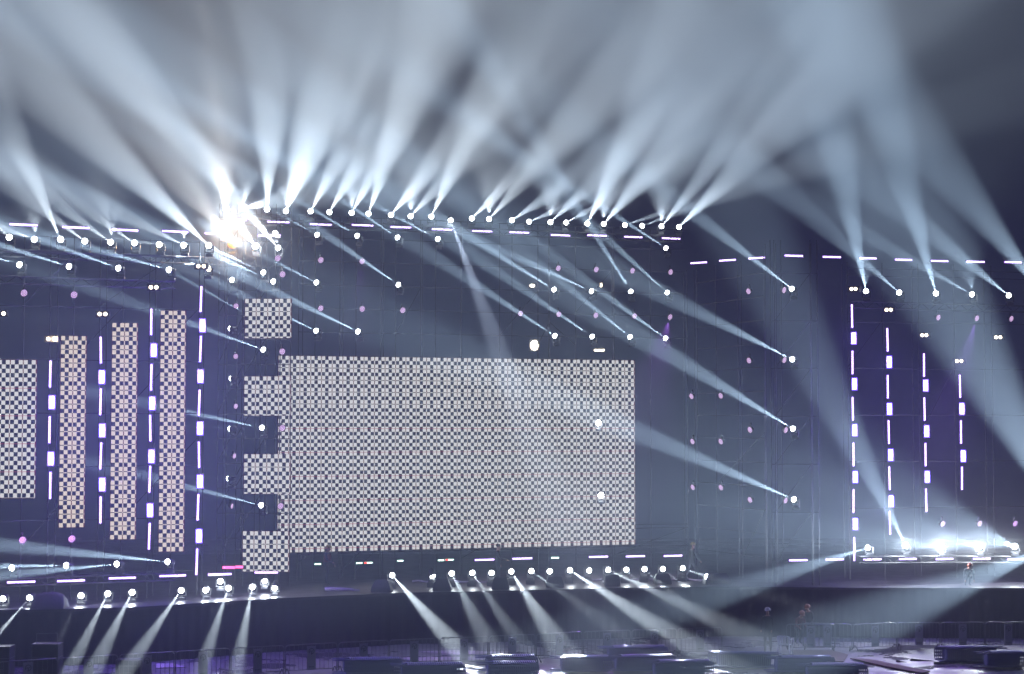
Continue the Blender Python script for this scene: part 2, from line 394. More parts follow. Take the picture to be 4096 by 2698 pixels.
def deck_lamps(rows, pws, clr, k=1, up=.62):
    out = []
    for (X, Y, t), p in zip(rows, pws):
        d0 = depth_at(Y, DZ + up)
        if p > .4: tt = over_edge(X, Y, d0, t[0], t[1], clr)
        else: q = on_z(t[0], t[1], DZ); tt = (t[0], t[1], q.y)
        out.append((X, Y, d0, tt, (8 if p > .6 else 6.5) * k, p, {'col': WHITE, 'plinth': up > .5}))
    return out
# --- lamps standing on the deck in the centre
rowH = [(1565, 2298, (1870, 2640, 73)), (1727, 2292, (1748, 2350, 77.6)), (1805, 2291, (1925, 2520, 74)), (1887, 2289, (2030, 2500, 74.5)), (1965, 2288, (1985, 2360, 78)),
        (2043, 2284, (2245, 2600, 74)), (2121, 2282, (2480, 2530, 75.5)), (2197, 2282, (2225, 2354, 80)), (2275, 2279, (2830, 2640, 72)), (2350, 2278, (2440, 2345, 78.5)),
        (2426, 2277, (2900, 2500, 75)), (2501, 2276, (2580, 2349, 78.9)), (2574, 2274, (2660, 2350, 79)), (2646, 2273, (2740, 2345, 79.5)), (2723, 2271, (2850, 2315, 81.5))]
PWH = [2.4, .4, .7, .6, .4, 1.5, .6, .4, 2.3, .4, 1.1, .4, .4, .4, .9]
run(deck_lamps(rowH, PWH, .1), 'of the lamps standing on the centre deck', 'beam lights standing on the centre deck', glowp=20)
# --- lamps standing on the left deck
rowI = [(19, 2390, (-90, 2480, 66)), (124, 2386, (-80, 2620, 64.5)), (229, 2382, (195, 2460, 67)), (327, 2378, (300, 2434, 69.2)), (433, 2372, (290, 2660, 65)),
        (530, 2367, (385, 2660, 65.5)), (727, 2359, (520, 2660, 66)), (825, 2356, (808, 2409, 71.6)), (915, 2350, (825, 2620, 68)), (1010, 2345, (950, 2660, 68)), (1100, 2343, (1094, 2388, 73.4))]
PWI = [1.1, 1.4, .4, .4, 1., 1.1, 1.3, .4, 1.1, 1.3, .4]
run(deck_lamps(rowI, PWI, .1, .62, .42), 'of the lamps standing on the left deck', 'beam lights standing on the left deck', glowp=40)
moving_head(882, 2323, 74.6, (873, 2396, 71.9), 8, .12, 'white lamp hung above its bright pool under the short bar', 'lamps hung low on the tower', glowp=250)
moving_head(1059, 2317, 76.6, (1059, 2345, 76.2), 8, .04, 'small white lamp hung under the lowest small checkered screen', 'lamps hung low on the tower', glowp=100)
# --- low row of the left wing with flat shafts
rowJ = [(59, 2273, 0, .5), (276, 2263, .01, .55), (478, 2256, .1, .5), (681, 2249, -.1, .6)]
run([(X, Y, D(X), tg(X, Y, D(X), -1, s, 700, 7), 6, p) for X, Y, s, p in rowJ], 'in the low row of the left wing', 'beam lights in the low row of the left wing')
moving_head(834, 1076, 74, None, 6, 0, 'warm white lamp beside the twin lamps left of the tower', 'beam lights on the corner tower', lens=ME_LENS_WARM)
# lamps in front of the big screen and work lights behind it
moving_head(2395, 1690, 86.4, None, 16, 0, 'upper of two glaring lamps in front of the big screen', 'lamps in front of the big screen', lens=ME_LENS_HOT, glowp=90)
moving_head(2405, 1981, 86.4, None, 16, 0, 'lower of two glaring lamps in front of the big screen', 'lamps in front of the big screen', lens=ME_LENS_HOT, glowp=90)

# ------------------------------------------------------------------ LED bars, strobes, pars, blinders
def md_bar(L, kind='bar'):
    h = MB(); h.box((0, .05, 0), (L / 2 + .03, .035, .07), M['black'], bev=.01)
    halo_rim = {'bar': M['bar_rim'], 'green': M['green_rim'], 'pink': M['pink']}[kind]
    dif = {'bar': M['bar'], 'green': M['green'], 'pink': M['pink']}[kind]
    r = MB(); r.box((0, .008, 0), (L / 2 + .02, .012, .054), halo_rim)  # added glowing strip, imitates the halo round the diffuser
    f = MB(); f.box((0, -.012, 0), (L / 2, .018, .027), dif, bev=.012)
    return h.data('housing'), r.data('rim'), f.data('diffuser')
BARC = {}
def led_bar(X, Y, d, length, label, group, yaw=0., roll=0., kind='bar', vert=False, redend=False):
    key = (round(length, 2), kind)
    if key not in BARC: BARC[key] = md_bar(key[0], kind)
    h, r, f = BARC[key]
    root = bpy.data.objects.new('led_bar', None); COL.objects.link(root); root.location = at(X, Y, d)
    root.rotation_euler = (0, (R(90) if vert else 0) + roll, yaw)
    tag(root, label, 'light bar', group)
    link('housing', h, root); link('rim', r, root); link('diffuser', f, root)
    if redend:
        e = MB(); e.box((-length / 2 + .06, -.018, 0), (.06, .016, .034), M['red_rim']); tag(e.obj('red_section', root), 'glowing red end section')
    return root

def bars(pts, rowname, group, yaw, lenf, kind='bar'):
    pts = sorted(pts); k = len(pts)
    for i, (X, Y, px) in enumerate(pts):
        d = D(X) - .15
        L = min(1.05, px * d / F / math.cos(yaw))
        # slope of neighbours
        j = min(i, k - 2); sl = (pts[j + 1][1] - pts[j][1]) / (pts[j + 1][0] - pts[j][0])
        led_bar(X, Y, d, L, f'glowing white LED bar, {nth(i, k)} in the {rowname}', group, yaw=yaw, kind=kind)
bars([(94, 900, 102), (303, 911, 97), (500, 921, 97), (701, 927, 98)], 'top row of the left wing', 'light bars along the top of the left wing', R(23), 1)
for X, Y, px, lb in [(860, 934, 80, 'glowing white LED bar left of the glare on the tower'), (945, 880, 84, 'glowing white LED bar above the glare on the tower top'),
                     (1077, 943, 90, 'glowing white LED bar right of the glare, below the top row')]:
    led_bar(X, Y, 78.3, px * 78.3 / F, lb, 'light bars on the tower')
bars([(1113, 889, 85), (1283, 899, 82), (1450, 902, 82), (1604, 910, 80), (1769, 919, 80), (1929, 926, 78), (2077, 931, 76), (2242, 942, 77), (2388, 943, 77), (2533, 949, 73), (2684, 955, 75)],
     'top row over the big screen', 'light bars along the top of the centre', R(19), 1)
bars([(2795, 1052, 59), (2910, 1042, 59), (3027, 1033, 57)], 'tilted top row right of centre', 'light bars along the top of the link wall', R(-38), 1)
bars([(3175, 1024, 74), (3327, 1029, 74), (3472, 1034, 70), (3614, 1040, 70), (3758, 1045, 72), (3902, 1048, 76), (4052, 1050, 72)], 'top row of the right wing', 'light bars along the top of the right wing', R(14), 1)
bars([(85, 2329, 105), (284, 2324, 100), (489, 2313, 100), (691, 2304, 97)], 'bottom row of the left wing', 'light bars along the bottom of the left wing', R(23), 1)
led_bar(879, 2298, 74.5, .95, 'glowing white LED bar low beside the lowest small screen', 'light bars under the tower', yaw=R(20))
led_bar(1065, 2291, 77.5, .97, 'glowing white LED bar under the lowest small checkered screen', 'light bars under the tower')
bars([(1938, 2240, 75), (2089, 2235, 77), (2394, 2228, 75), (2542, 2226, 75), (2692, 2224, 74)], 'row below the big screen', 'light bars below the big screen', R(19), 1)
bars([(3193, 2242, 74), (3339, 2239, 73), (3490, 2239, 73), (3631, 2237, 73), (3778, 2237, 72), (3927, 2236, 72), (4063, 2238, 72)], 'bottom row of the right wing', 'light bars along the bottom of the right wing', R(14), 1)
for X, Y, px, lb, re in [(1271, 2257, 25, 'short white-green LED strip beside the worker in the yellow helmet', False), (1437, 2253, 24, 'short white LED strip left of a red-ended one, left pair', False),
                     (1473, 2252, 33, 'short LED strip with a red left end, left pair', True), (1601, 2244, 24, 'short white-green LED strip above the bright deck beam', False),
                     (1764, 2242, 24, 'short white LED strip left of a red-ended one, right pair', False), (1798, 2240, 33, 'short LED strip with a red left end, right pair', True),
                     (2220, 2232, 32, 'short green-tinted LED strip right of the worker in the cap', False)]:
    led_bar(X, Y, D(X) - .3, px * D(X) / F, lb, 'short coloured light strips under the big screen', yaw=R(19), kind='green', redend=re)
led_bar(915, 2271, 76.5, .48, 'longer pink-red LED strip left of the lowest small screen', 'pink light strips by the tower', kind='pink')
led_bar(957, 2269, 76.5, .28, 'shorter pink-red LED strip touching the lowest small screen', 'pink light strips by the tower', kind='pink')
# vertical files
def md_strobe():
    h = MB(); h.box((0, .06, 0), (.145, .05, .30), M['black'], bev=.015)
    r = MB(); r.box((0, .006, 0), (.132, .012, .285), M['strobe_rim'], bev=.008)  # added glowing border, imitates the halo round the panel
    f = MB(); f.box((0, -.014, 0), (.092, .018, .24), M['strobe'], bev=.012)
    return h.data('housing'), r.data('rim'), f.data('light_panel')
SH, SR, SF = md_strobe()
files = {
 'first vertical file of the left wing': (70.2, [(201, 1497), (198, 1720), (201, 1943)], [(207, 1610), (203, 1836)]),
 'second vertical file of the left wing': (70.6, [(403, 1401), (402, 1608), (403, 1825), (402, 2041)], [(407, 1509), (409, 1723), (409, 1939)]),
 'third vertical file of the left wing': (71.2, [(605, 1288), (605, 1510), (601, 1714), (599, 1918), (597, 2146)], [(615, 1402), (609, 1614), (606, 1826), (600, 2042)]),
 'fourth vertical file, beside the tower': (72.0, [(804, 1197), (802, 1397), (797, 1612), (796, 1820), (792, 2030), (787, 2248)], [(810, 1303), (802, 1506), (800, 1714), (800, 1927), (796, 2145)]),
 'first vertical file of the right wing': (79.6, [(3408, 1265), (3410, 1451), (3411, 1636), (3414, 1819), (3414, 2005), (3417, 2197)], [(3415, 1354), (3418, 1537), (3419, 1722), (3421, 1909), (3421, 2097)]),
 'second vertical file of the right wing': (80.0, [(3550, 1360), (3551, 1548), (3555, 1729), (3558, 1914), (3560, 2092)], [(3557, 1449), (3558, 1637), (3563, 1821), (3565, 2006)]),
 'third vertical file of the right wing': (80.6, [(3696, 1461), (3698, 1637), (3702, 1819), (3705, 2002)], [(3703, 1543), (3707, 1726), (3709, 1908)]),
 'fourth vertical file of the right wing': (81.2, [(3840, 1546), (3844, 1729), (3848, 1914)], [(3848, 1636), (3853, 1825)]),
}
for nm, (d, bs, ss) in files.items():
    left = d < 75
    grp = 'vertical light bars of the left wing' if left else 'vertical light bars of the right wing'
    gs = 'strobe panels of the left wing' if left else 'strobe panels of the right wing'
    for i, (X, Y) in enumerate(bs):
        led_bar(X, Y, d, 1.02, f'upright LED bar, {nthd(i, len(bs))} in the {nm}', grp, vert=True, roll=R(random.choice([-1.2, .6, 0, 1.5])) * (1 if left else .5) , yaw=R(12 if left else -8))
    for i, (X, Y) in enumerate(ss):
        o = bpy.data.objects.new('strobe_panel', None); COL.objects.link(o); o.location = at(X, Y, d - .06); o.rotation_euler = (0, 0, R(6 if left else -28))
        tag(o, f'purple-white strobe panel, {nthd(i, len(ss)) if len(ss)>1 else "only"} in the {nm}', 'strobe light', gs)
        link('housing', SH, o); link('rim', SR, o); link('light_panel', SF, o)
        halo(o, (0, -.3, 0), 420 if left else 190, (.2, .11, 1), .1)

def md_par():
    h = MB(); h.lathe([(.001, .2), (.07, .19), (.1, .1), (.14, .02), (.155, 0), (.155, -.03), (.142, -.03), (.142, .005)], M['black'], 20)
    h.box((0, .12, .2), (.02, .05, .1), M['black'])
    p = MB(); p.lathe([(.14, .004), (.001, .004)], M['par_plate'], 20)
    for ring, k in ((0, 1), (.055, 6), (.108, 12)):
        for j in range(k):
            a = 2 * math.pi * j / k + ring; x, z = ring * math.cos(a), ring * math.sin(a)
            p.lathe([(.022, -.002), (.018, -.012), (.001, -.014)], M['par_led'], 7, Matrix.Translation((x, 0, z)))
    return h.data('housing', True), p.data('lens_plate')
PH, PP = md_par()
pars = {
 'on the left wing above checkered columns': [(96, 1173), (296, 1180)],
 'on the left wing under the checkered columns': [(90, 2161), (287, 2156)],
 'in the upper row above left screen half': [(1111, 1034), (1283, 1041), (1448, 1046)],
 'in the lower row above left screen half': [(1283, 1234), (1449, 1237), (1611, 1242)],
 'in the upper row above right screen half': [(2233, 1074), (2385, 1079), (2530, 1084), (2682, 1089)],
 'in the lower row above right screen half': [(2082, 1255), (2235, 1258), (2383, 1262), (2538, 1265), (2680, 1269)],
 'in the upper pair right of the big screen': [(2766, 1586), (2883, 1584)],
 'in the middle pair right of the big screen': [(2770, 1767), (2883, 1767)],
 'in the lower pair right of the big screen': [(2771, 1950), (2884, 1951)],
 'beside the topmost lamp of the right file': [(2994, 1166), (3136, 1161)],
 'beside the second lamp of the right file': [(2996, 1443), (3137, 1441)],
 'beside the third lamp of the right file': [(3000, 1720), (3143, 1721)],
 'beside the lowest lamp of the right file': [(3000, 2000), (3142, 2003)],
 'in the upper row of the right wing': [(3753, 1271), (3907, 1274), (4045, 1276)],
 'in the lower row of the right wing': [(3771, 2096), (3918, 2095), (4060, 2095)],
}
def par(X, Y, d, lb, grp, yaw, tilt=0., sc=1.):
    o = bpy.data.objects.new('par_light', None); COL.objects.link(o); o.location = at(X, Y, d); o.rotation_euler = (tilt, 0, yaw); o.scale = (sc,) * 3
    tag(o, lb, 'stage light', grp); link('housing', PH, o); link('lens_plate', PP, o); return o
for nm, pts in pars.items():
    for i, (X, Y) in enumerate(pts):
        yw = R(32) if X < 2700 or X > 3700 else (R(-48) if X < 3050 else R(40))
        tilt = R(14)
        po = par(X, Y, D(X) - .35, f'purple wash light, {nth(i, len(pts))} {nm}', 'purple wash lights on the scaffold', yw, tilt)
        if 'under checkered' in nm or 'under the checkered' in nm or 'lower row of the right' in nm: halo(po, (0, -.3, 0), 60, (.6, .12, 1), .12)
for k, (X, Y) in enumerate([(944, 1225), (943, 1426), (943, 1626), (937, 1825), (927, 2025)]):
    par(X, Y, 79.4, f'small purple wash light inside the tower, {nthd(k, 5)}', 'purple wash lights inside the tower', R(20 + 12 * k), R(8), .85)
for k, (X, Y) in enumerate([(1130, 1098), (1129, 1407), (1129, 1713), (1122, 2025)]):
    par(X, Y, 79.0, f'purple wash light on the tower by the screens, {nthd(k, 4)}', 'purple wash lights beside the small screens', R(25), R(10))

def blinder(pts, d, lb, yaw=0., starry=False):
    c = at(sum(p[0] for p in pts) / len(pts), sum(p[1] for p in pts) / len(pts), d)
    o = bpy.data.objects.new('twin_lamp', None); COL.objects.link(o); o.location = c; o.rotation_euler = (0, 0, yaw)
    tag(o, lb, 'stage light', 'warm twin lamps')
    h = MB(); w = .13 * len(pts)
    h.box((0, .09, 0), (w + .02, .07, .13), M['black'], bev=.02); h.obj('housing', o)
    sp = (pts[-1][0] - pts[0][0]) * d / F
    for i in range(len(pts)):
        x = (-.5 + i) * sp if len(pts) > 1 else 0
        l = MB(); l.lathe([(.075, .03), (.075, 0), (.055, -.03), (.001, -.045)], M['warm'], 16); lo = l.obj('lamp', o, True); lo.location = (x, 0, 0)
        if starry and i == 1: halo(o, (x, -.2, 0), 90, (1, .8, .5))
blinder([(14, 1255)], 69.8, 'single warm lamp at the left picture edge')
blinder([(193, 1356), (216, 1357)], 70, 'warm twin lamps with a starry glare, left wing', starry=True)
blinder([(398, 1257), (421, 1257)], 70.6, 'warm twin lamps above the second checkered column')
blinder([(603, 1150), (625, 1150)], 71.4, 'warm twin lamps above the third checkered column')
blinder([(793, 1064), (815, 1067)], 73, 'warm twin lamps left of the tower glare')
blinder([(3406, 1156), (3422, 1157)], 79.8, 'warm twin lamps above the first light file of the right wing', R(-20))
blinder([(3546, 1240), (3563, 1240)], 80.2, 'warm twin lamps above the second light file of the right wing', R(-20))
blinder([(3689, 1341), (3705, 1342)], 80.6, 'warm twin lamps above the third light file of the right wing', R(-20))
blinder([(3828, 1444), (3845, 1446)], 81.2, 'warm twin lamps above the fourth light file of the right wing', R(-20))
blinder([(3984, 1350), (4001, 1350)], 81.8, 'warm twin lamps furthest right on the right wing', R(-20))

# work lights behind the screen top
def worklight(X, Y, d, w, h, lb, shape='round'):
    o = bpy.data.objects.new('work_light', None); COL.objects.link(o); o.location = at(X, Y, d)
    tag(o, lb, 'work light', 'work lights behind the big screen')
    a = MB(); a.box((0, .08, 0), (w * .6, .07, h * .6), M['black'], bev=.02); a.obj('housing', o)
    b = MB()
    if shape == 'round': b.lathe([(.5, 0), (.42, -.06), (.001, -.1)], M['warm'], 20, Matrix.Diagonal((w, 1, h, 1)))
    else: b.box((0, -.02, 0), (w * .5, .02, h * .5), M['warm'], bev=.015)
    b.obj('lamp', o, True)
    halo(o, (0, -.3, 0), 40, (1, .95, .85))
worklight(2129, 1144, 87.5, .25, .16, 'small white work light on the scaffold above the big screen')
worklight(2138, 1382, 87.6, .42, .5, 'large round work light behind scaffold just above the screen')
worklight(2397, 1402, 88.6, .5, .1, 'flat white work light at the top edge of the screen', 'flat')
worklight(2404, 1141, 88.4, .1, .2, 'narrow white work light beside a cloth bundle', 'flat')

# ------------------------------------------------------------------ LED screens
def screen(pl, pr, ztop, cols, rowspec, white, label, group=None, colw=.5):
    """pl, pr: bottom-left / bottom-right world xy of the panel; ztop; rowspec: list of (height, kind) from the top"""
    pl, pr = Vector(pl), Vector(pr); dx = (pr - pl); L = dx.length; ux = dx.normalized(); nrm = Vector((ux.y, -ux.x, 0))
    root = bpy.data.objects.new('led_screen', None); COL.objects.link(root); root.location = (pl.x, pl.y, ztop)
    tag(root, label, 'LED screen', group)
    mtx = Matrix((( ux.x, -nrm.x, 0, 0), (ux.y, -nrm.y, 0, 0), (0, 0, 1, 0), (0, 0, 0, 1)))
    root.matrix_world = Matrix.Translation((pl.x, pl.y, ztop)) @ mtx
    H = sum(r[0] for r in rowspec)
    f = MB(); f.box((L / 2, .09, -H / 2), (L / 2 + .01, .07, H / 2 + .01), M['black']); f.obj('cabinet_frame', root)
    b = MB(); q = lambda x0, x1, z0, z1, m, y=0.: b.add([(x0, y, z0), (x1, y, z0), (x1, y, z1), (x0, y, z1)], [(0, 1, 2, 3)], m)
    xs = []; cw = L / cols; red = cw * .075
    wj = .018
    sq = (cw - red) / 3
    z = 0.
    for hgt, kind in rowspec:
        z1 = z - hgt
        for c in range(cols):
            x = c * cw; A = kind in ('A', 'R')
            for k in range(3):
                dark = (k == 1) == A
                q(x + k * sq, x + (k + 1) * sq, z1, z, M['scr_d'] if dark else white)
            q(x + 3 * sq, x + cw, z1, z, M['scr_r'] if A else white)
            if kind == 'R':
                zm = z - (z - z1) * .36; q(x, x + cw, zm - .009, zm + .009, M['scr_rl'], -.003)
        z = z1
    # thin red outline
    for (x0, x1, z0, z1_) in ((-.012, 0, -H, 0), (L, L + .012, -H, 0), (-.012, L + .012, 0, .012), (-.012, L + .012, -H - .012, -H)): q(x0, x1, z0, z1_, M['scr_r'])
    b.obj('pixel_face', root)
    return root
u = .547; rh = (u - .03) / 3
def units(nlines, h=u):
    r = (h - .03) / 3; out = []
    for _ in range(nlines): out += [(r, 'A'), (r, 'B'), (r, 'A'), (.034, 'B')]
    return out
def doubles(k, h=u * 2):
    r = h / 6.45; out = []
    for _ in range(k): out += [(r, 'A'), (r, 'B'), (r, 'A'), (r, 'B'), (r, 'A'), (r, 'B'), (r * .45, 'R')] if False else [(r, 'A'), (r, 'B'), (r, 'A'), (r, 'B'), (r, 'A'), (r, 'B')]
    return out
def dbl(k, h=u * 2):   # six rows then a tall dark-centred row carrying a thin red line
    r = h / 6.4; out = []
    for _ in range(k): out += [(r, 'B'), (r, 'A'), (r, 'B'), (r, 'A'), (r, 'B'), (r * 1.4, 'R')]
    return out
a0, a1 = at(1115, 1424, 82), at(2538, 1443, 87.9)
spec = units(4) + [(u * 2 / 6.4, k) for k in 'ABABAB'] + [(u * 2 / 6.4 * 1.4, 'R')]
spec += dbl(5, u * 2) 
used = sum(s[0] for s in spec); Htot = 8.93
r = u * 2 / 6.4
for k in 'BABABABA':
    if used + r < Htot - .05: spec.append((r, k)); used += r
spec.append((Htot - used, 'A'))
ztop = (a0.z + a1.z) / 2
screen((a0.x, a0.y, 0), (a1.x, a1.y, 0), ztop, 35, spec, M['scr_w'], 'giant black-and-white checkered LED screen at the centre of the stage')
# four small screens on the tower
for k, (xl, xr, yt, yb) in enumerate([(981, 1165, 1197, 1354), (978, 1162, 1507, 1663), (977, 1161, 1818, 1975), (972, 1156, 2126, 2285)]):
    d = 78.0; p, q_ = at(xl, yt, d), at(xr, yt, d - .15); H = (yb - yt) * d / F
    rr = .178; sp = [(rr, 'A'), (rr, 'B'), (rr, 'A'), (.034, 'B')] + [(rr, s) for s in 'ABABAB']
    sp.append((H - sum(s[0] for s in sp), 'A'))
    screen((p.x, p.y, 0), (q_.x, q_.y, 0), p.z, 4, sp, M['scr_w'], f'small square-cornered checkered LED screen on the tower, {nthd(k, 4)} of four', 'small screens stacked up the tower')
# left wing columns
h0 = .536
def colspec(H, lines=True):
    out = []; used = 0
    while used + h0 < H:
        out += units(1, h0) if lines else []; used += h0
    rest = H - used; rr = (h0 - .03) / 3
    for k in 'ABA':
        if rest > rr: out.append((rr, k)); rest -= rr
    if rest > .01: out.append((rest, 'A'))
    return out
for (xl, xr, yt, yb, d, nc, lb) in [(245, 346, 1345, 2103, 70.9, 2, 'narrow peach checkered LED column, shortest of the three narrow ones'),
                                    (450, 551, 1293, 2150, 71.8, 2, 'narrow peach checkered LED column, middle one of the three'),
                                    (644, 744, 1244, 2198, 72.7, 2, 'narrow peach checkered LED column, tallest, nearest the tower')]:
    p, q_ = at(xl, yt, d), at(xr, yt, d + .2); H = (yb - yt) * d / F
    screen((p.x, p.y, 0), (q_.x, q_.y, 0), p.z, nc, colspec(H), M['scr_p'], lb, 'narrow checkered columns of the left wing')
p, q_ = at(-165, 1440, 70.0), at(147, 1443, 70.4); H = (1993 - 1442) * 70.2 / F
sp = [(.17, 'A')] + [(.17, s) for s in 'BABAB'] + [(.22, 'R')]
used = sum(s[0] for s in sp)
while used < H - 1.1: e = dbl(1, 1.09); sp += e; used += sum(s[0] for s in e)
for k in 'BABABAB':
    if used + .17 < H: sp.append((.17, k)); used += .17
sp.append((H - used, 'A'))
screen((p.x, p.y, 0), (q_.x, q_.y, 0), p.z, 6, sp, M['scr_w'], 'wide white checkered LED screen cut by the left picture edge')

# ------------------------------------------------------------------ scaffolds
def scaffold(label, ups, ztop, zbot, offs, levels, braces, depth=1.2, rad=.024, dfun=D):
    root = bpy.data.objects.new('scaffold', None); COL.objects.link(root)
    pts = [at(X, 1700, dfun(X) + offs) for X in ups]
    root.location = (pts[0].x, pts[0].y, zbot); O = root.location.copy()
    tag(root, label, 'scaffold', 'scaffold towers behind the lights')
    for i, p in enumerate(pts):
        zt = ztop(ups[i]) if callable(ztop) else ztop
        for dy in ((0, depth) if i % 2 == 0 else (0,)):
            m = MB(); m.tube([(p.x - O.x, p.y + dy - O.y, 0), (p.x - O.x, p.y + dy - O.y, zt - zbot)], rad, M['pipe'], 6)
            m.obj('upright', root)
    for z in levels:
        m = MB(); m.tube([(p.x - O.x, p.y - .05 - O.y, z - zbot) for p in pts], rad * .85, M['pipe'], 6); m.obj('ledger', root)
    for (i, z0, j, z1) in braces:
        a, b = pts[i], pts[j]
        m = MB(); m.tube([(a.x - O.x, a.y + .06 - O.y, z0 - zbot), (b.x - O.x, b.y + .06 - O.y, z1 - zbot)], rad * .85, M['pipe'], 6); m.obj('brace', root)
    return root
def lv(a, b, s):
    out = []; z = a
    while z < b: out.append(z); z += s
    return out
L1 = [-60, 89, 195, 289, 395, 488, 594, 685, 793]
scaffold('dark pipe scaffold carrying the left wing of lights', L1, 17.0, DZ, 1.8, lv(3.3, 17, 2.16) + [16.95, 16.3], [(1, 4.4, 3, 6.6), (4, 4.4, 6, 6.6), (5, 9.8, 7, 12), (6, 12, 8, 14.2), (3, 12, 5, 14.2), (1, 14.2, 3, 16.3), (6, 6.6, 8, 8.8), (4, 14.2, 7, 16.3)])
scaffold('pipe scaffold tower carrying the four small checkered screens', [871, 905, 945, 975, 1020, 1062, 1100, 1161], 19.2, DZ, .0, lv(3.2, 19, 1.1) + [18.7],
         [(0, 3.3 + k * 2.2, 3, 5.5 + k * 2.2) for k in range(7)] + [(2, 4.4 + k * 2.2, 5, 6.6 + k * 2.2) for k in range(6)] + [(4, 15.4, 7, 17.6)], 1.6, dfun=lambda X: 80.2)
L2 = [1192, 1258, 1357, 1422, 1522, 1581, 1681, 1741, 1842, 1998, 2048, 2152, 2198, 2303, 2457, 2603, 2750]
scaffold('wide pipe scaffold behind and above the giant screen', L2, lambda X: 19.0 if X < 2740 else 17, DZ, .5, lv(3.4, 5, 1.05) + [4.28] + lv(13.6, 19, 1.1) + [19.0],
         [(0, 3, 2, 4.3), (2, 2.5, 4, 4.3), (3, 2.6, 5, 4.3), (8, 3, 10, 4.3), (11, 13.2, 12, 14.3), (12, 14.3, 13, 13.2), (13, 14.8, 14, 17), (9, 13.6, 11, 15.8), (14, 3, 16, 4.3), (5, 13.6, 6, 15.8)], 1.6)
scaffold('angled pipe scaffold linking the giant screen to the right wing', [2790, 2866, 2968, 3060], 17.0, DZ, .3, lv(3.3, 17, 1.08), [(2, 3.2, 3, 5.5), (1, 6.5, 3, 9)], 1.3)
scaffold('pipe scaffold tower carrying the file of beam lights on the right', [3085, 3100, 3128, 3245, 3273], 17.6, DZ, .2, lv(3.3, 17, 2.13), [(1, 3.3 + k * 2.13, 3, 5.43 + k * 2.13) for k in range(6)], 1.6, dfun=lambda X: 80.2)
scaffold('pale pipe scaffold carrying the right wing of lights', [3394, 3534, 3678, 3821, 3971, 4150], 16.9, DZ, 2.6, lv(3.3, 17, 2.16) + [16.6], [(0, 12, 1, 14.2), (2, 8.8, 3, 12)], 1.3)

# trusses under the lamp rows
def truss(label, px, yoff, dfun, z=None, rad=.025, w=.28):
    root = bpy.data.objects.new('lighting_truss', None); COL.objects.link(root)
    pts = [at(X, Y + yoff, dfun(X)) for X, Y in px]; O = pts[0].copy(); root.location = O
    tag(root, label, 'truss', 'horizontal lighting trusses')
    for dy, dz in ((-w / 2, 0), (w / 2, 0), (-w / 2, -w), (w / 2, -w)):
        m = MB(); m.tube([p - O + Vector((0, dy, dz)) for p in pts], rad, M['pipe_dark'], 6); m.obj('chord', root)
    m = MB()
    for i in range(len(pts) - 1):
        a, b = pts[i] - O, pts[i + 1] - O; k = max(1, round((b - a).length / .4))
        for j in range(k):
            p0, p1 = a.lerp(b, j / k), a.lerp(b, (j + 1) / k)
            m.tube([p0 + Vector((0, -w / 2, 0 if j % 2 else -w)), p1 + Vector((0, -w / 2, -w if j % 2 else 0))], rad * .55, M['pipe_dark'], 5)
    m.obj('lattice', root)
K = 0.42 * F  # lamp base drop in picture units = K/d
def yb(d): return K / d
truss('dark lattice truss under the top lamps of the left wing', [(-100, 948), (41, 954), (344, 969), (643, 980), (860, 989)], 44, D)
truss('dark lattice truss under the top lamps over the giant screen', [(1118, 846), (1562, 863), (2045, 884), (2413, 899), (2725, 912)], 36, lambda X: D(X) - .2)
truss('dark lattice truss across the top of the corner tower', [(850, 838), (974, 834), (1108, 836)], 40, lambda X: 78.6)
truss('dark lattice truss under the glaring lamps of the right wing', [(3440, 2190), (3768, 2187), (4330, 2190)], 38, lambda X: 80 + (X - 3440) / 600 * 1.9)
truss('dark lattice truss under the upper lamps of the right wing', [(3400, 1168), (3745, 1179), (4200, 1190)], 38, lambda X: D(X) - .4)
truss('dark lattice truss in the second row of the left wing', [(-60, 1058), (287, 1070), (700, 1084)], 44, D)
truss('dark lattice truss under the flat beams of the left wing', [(-60, 2276), (276, 2263), (700, 2249)], 44, D)

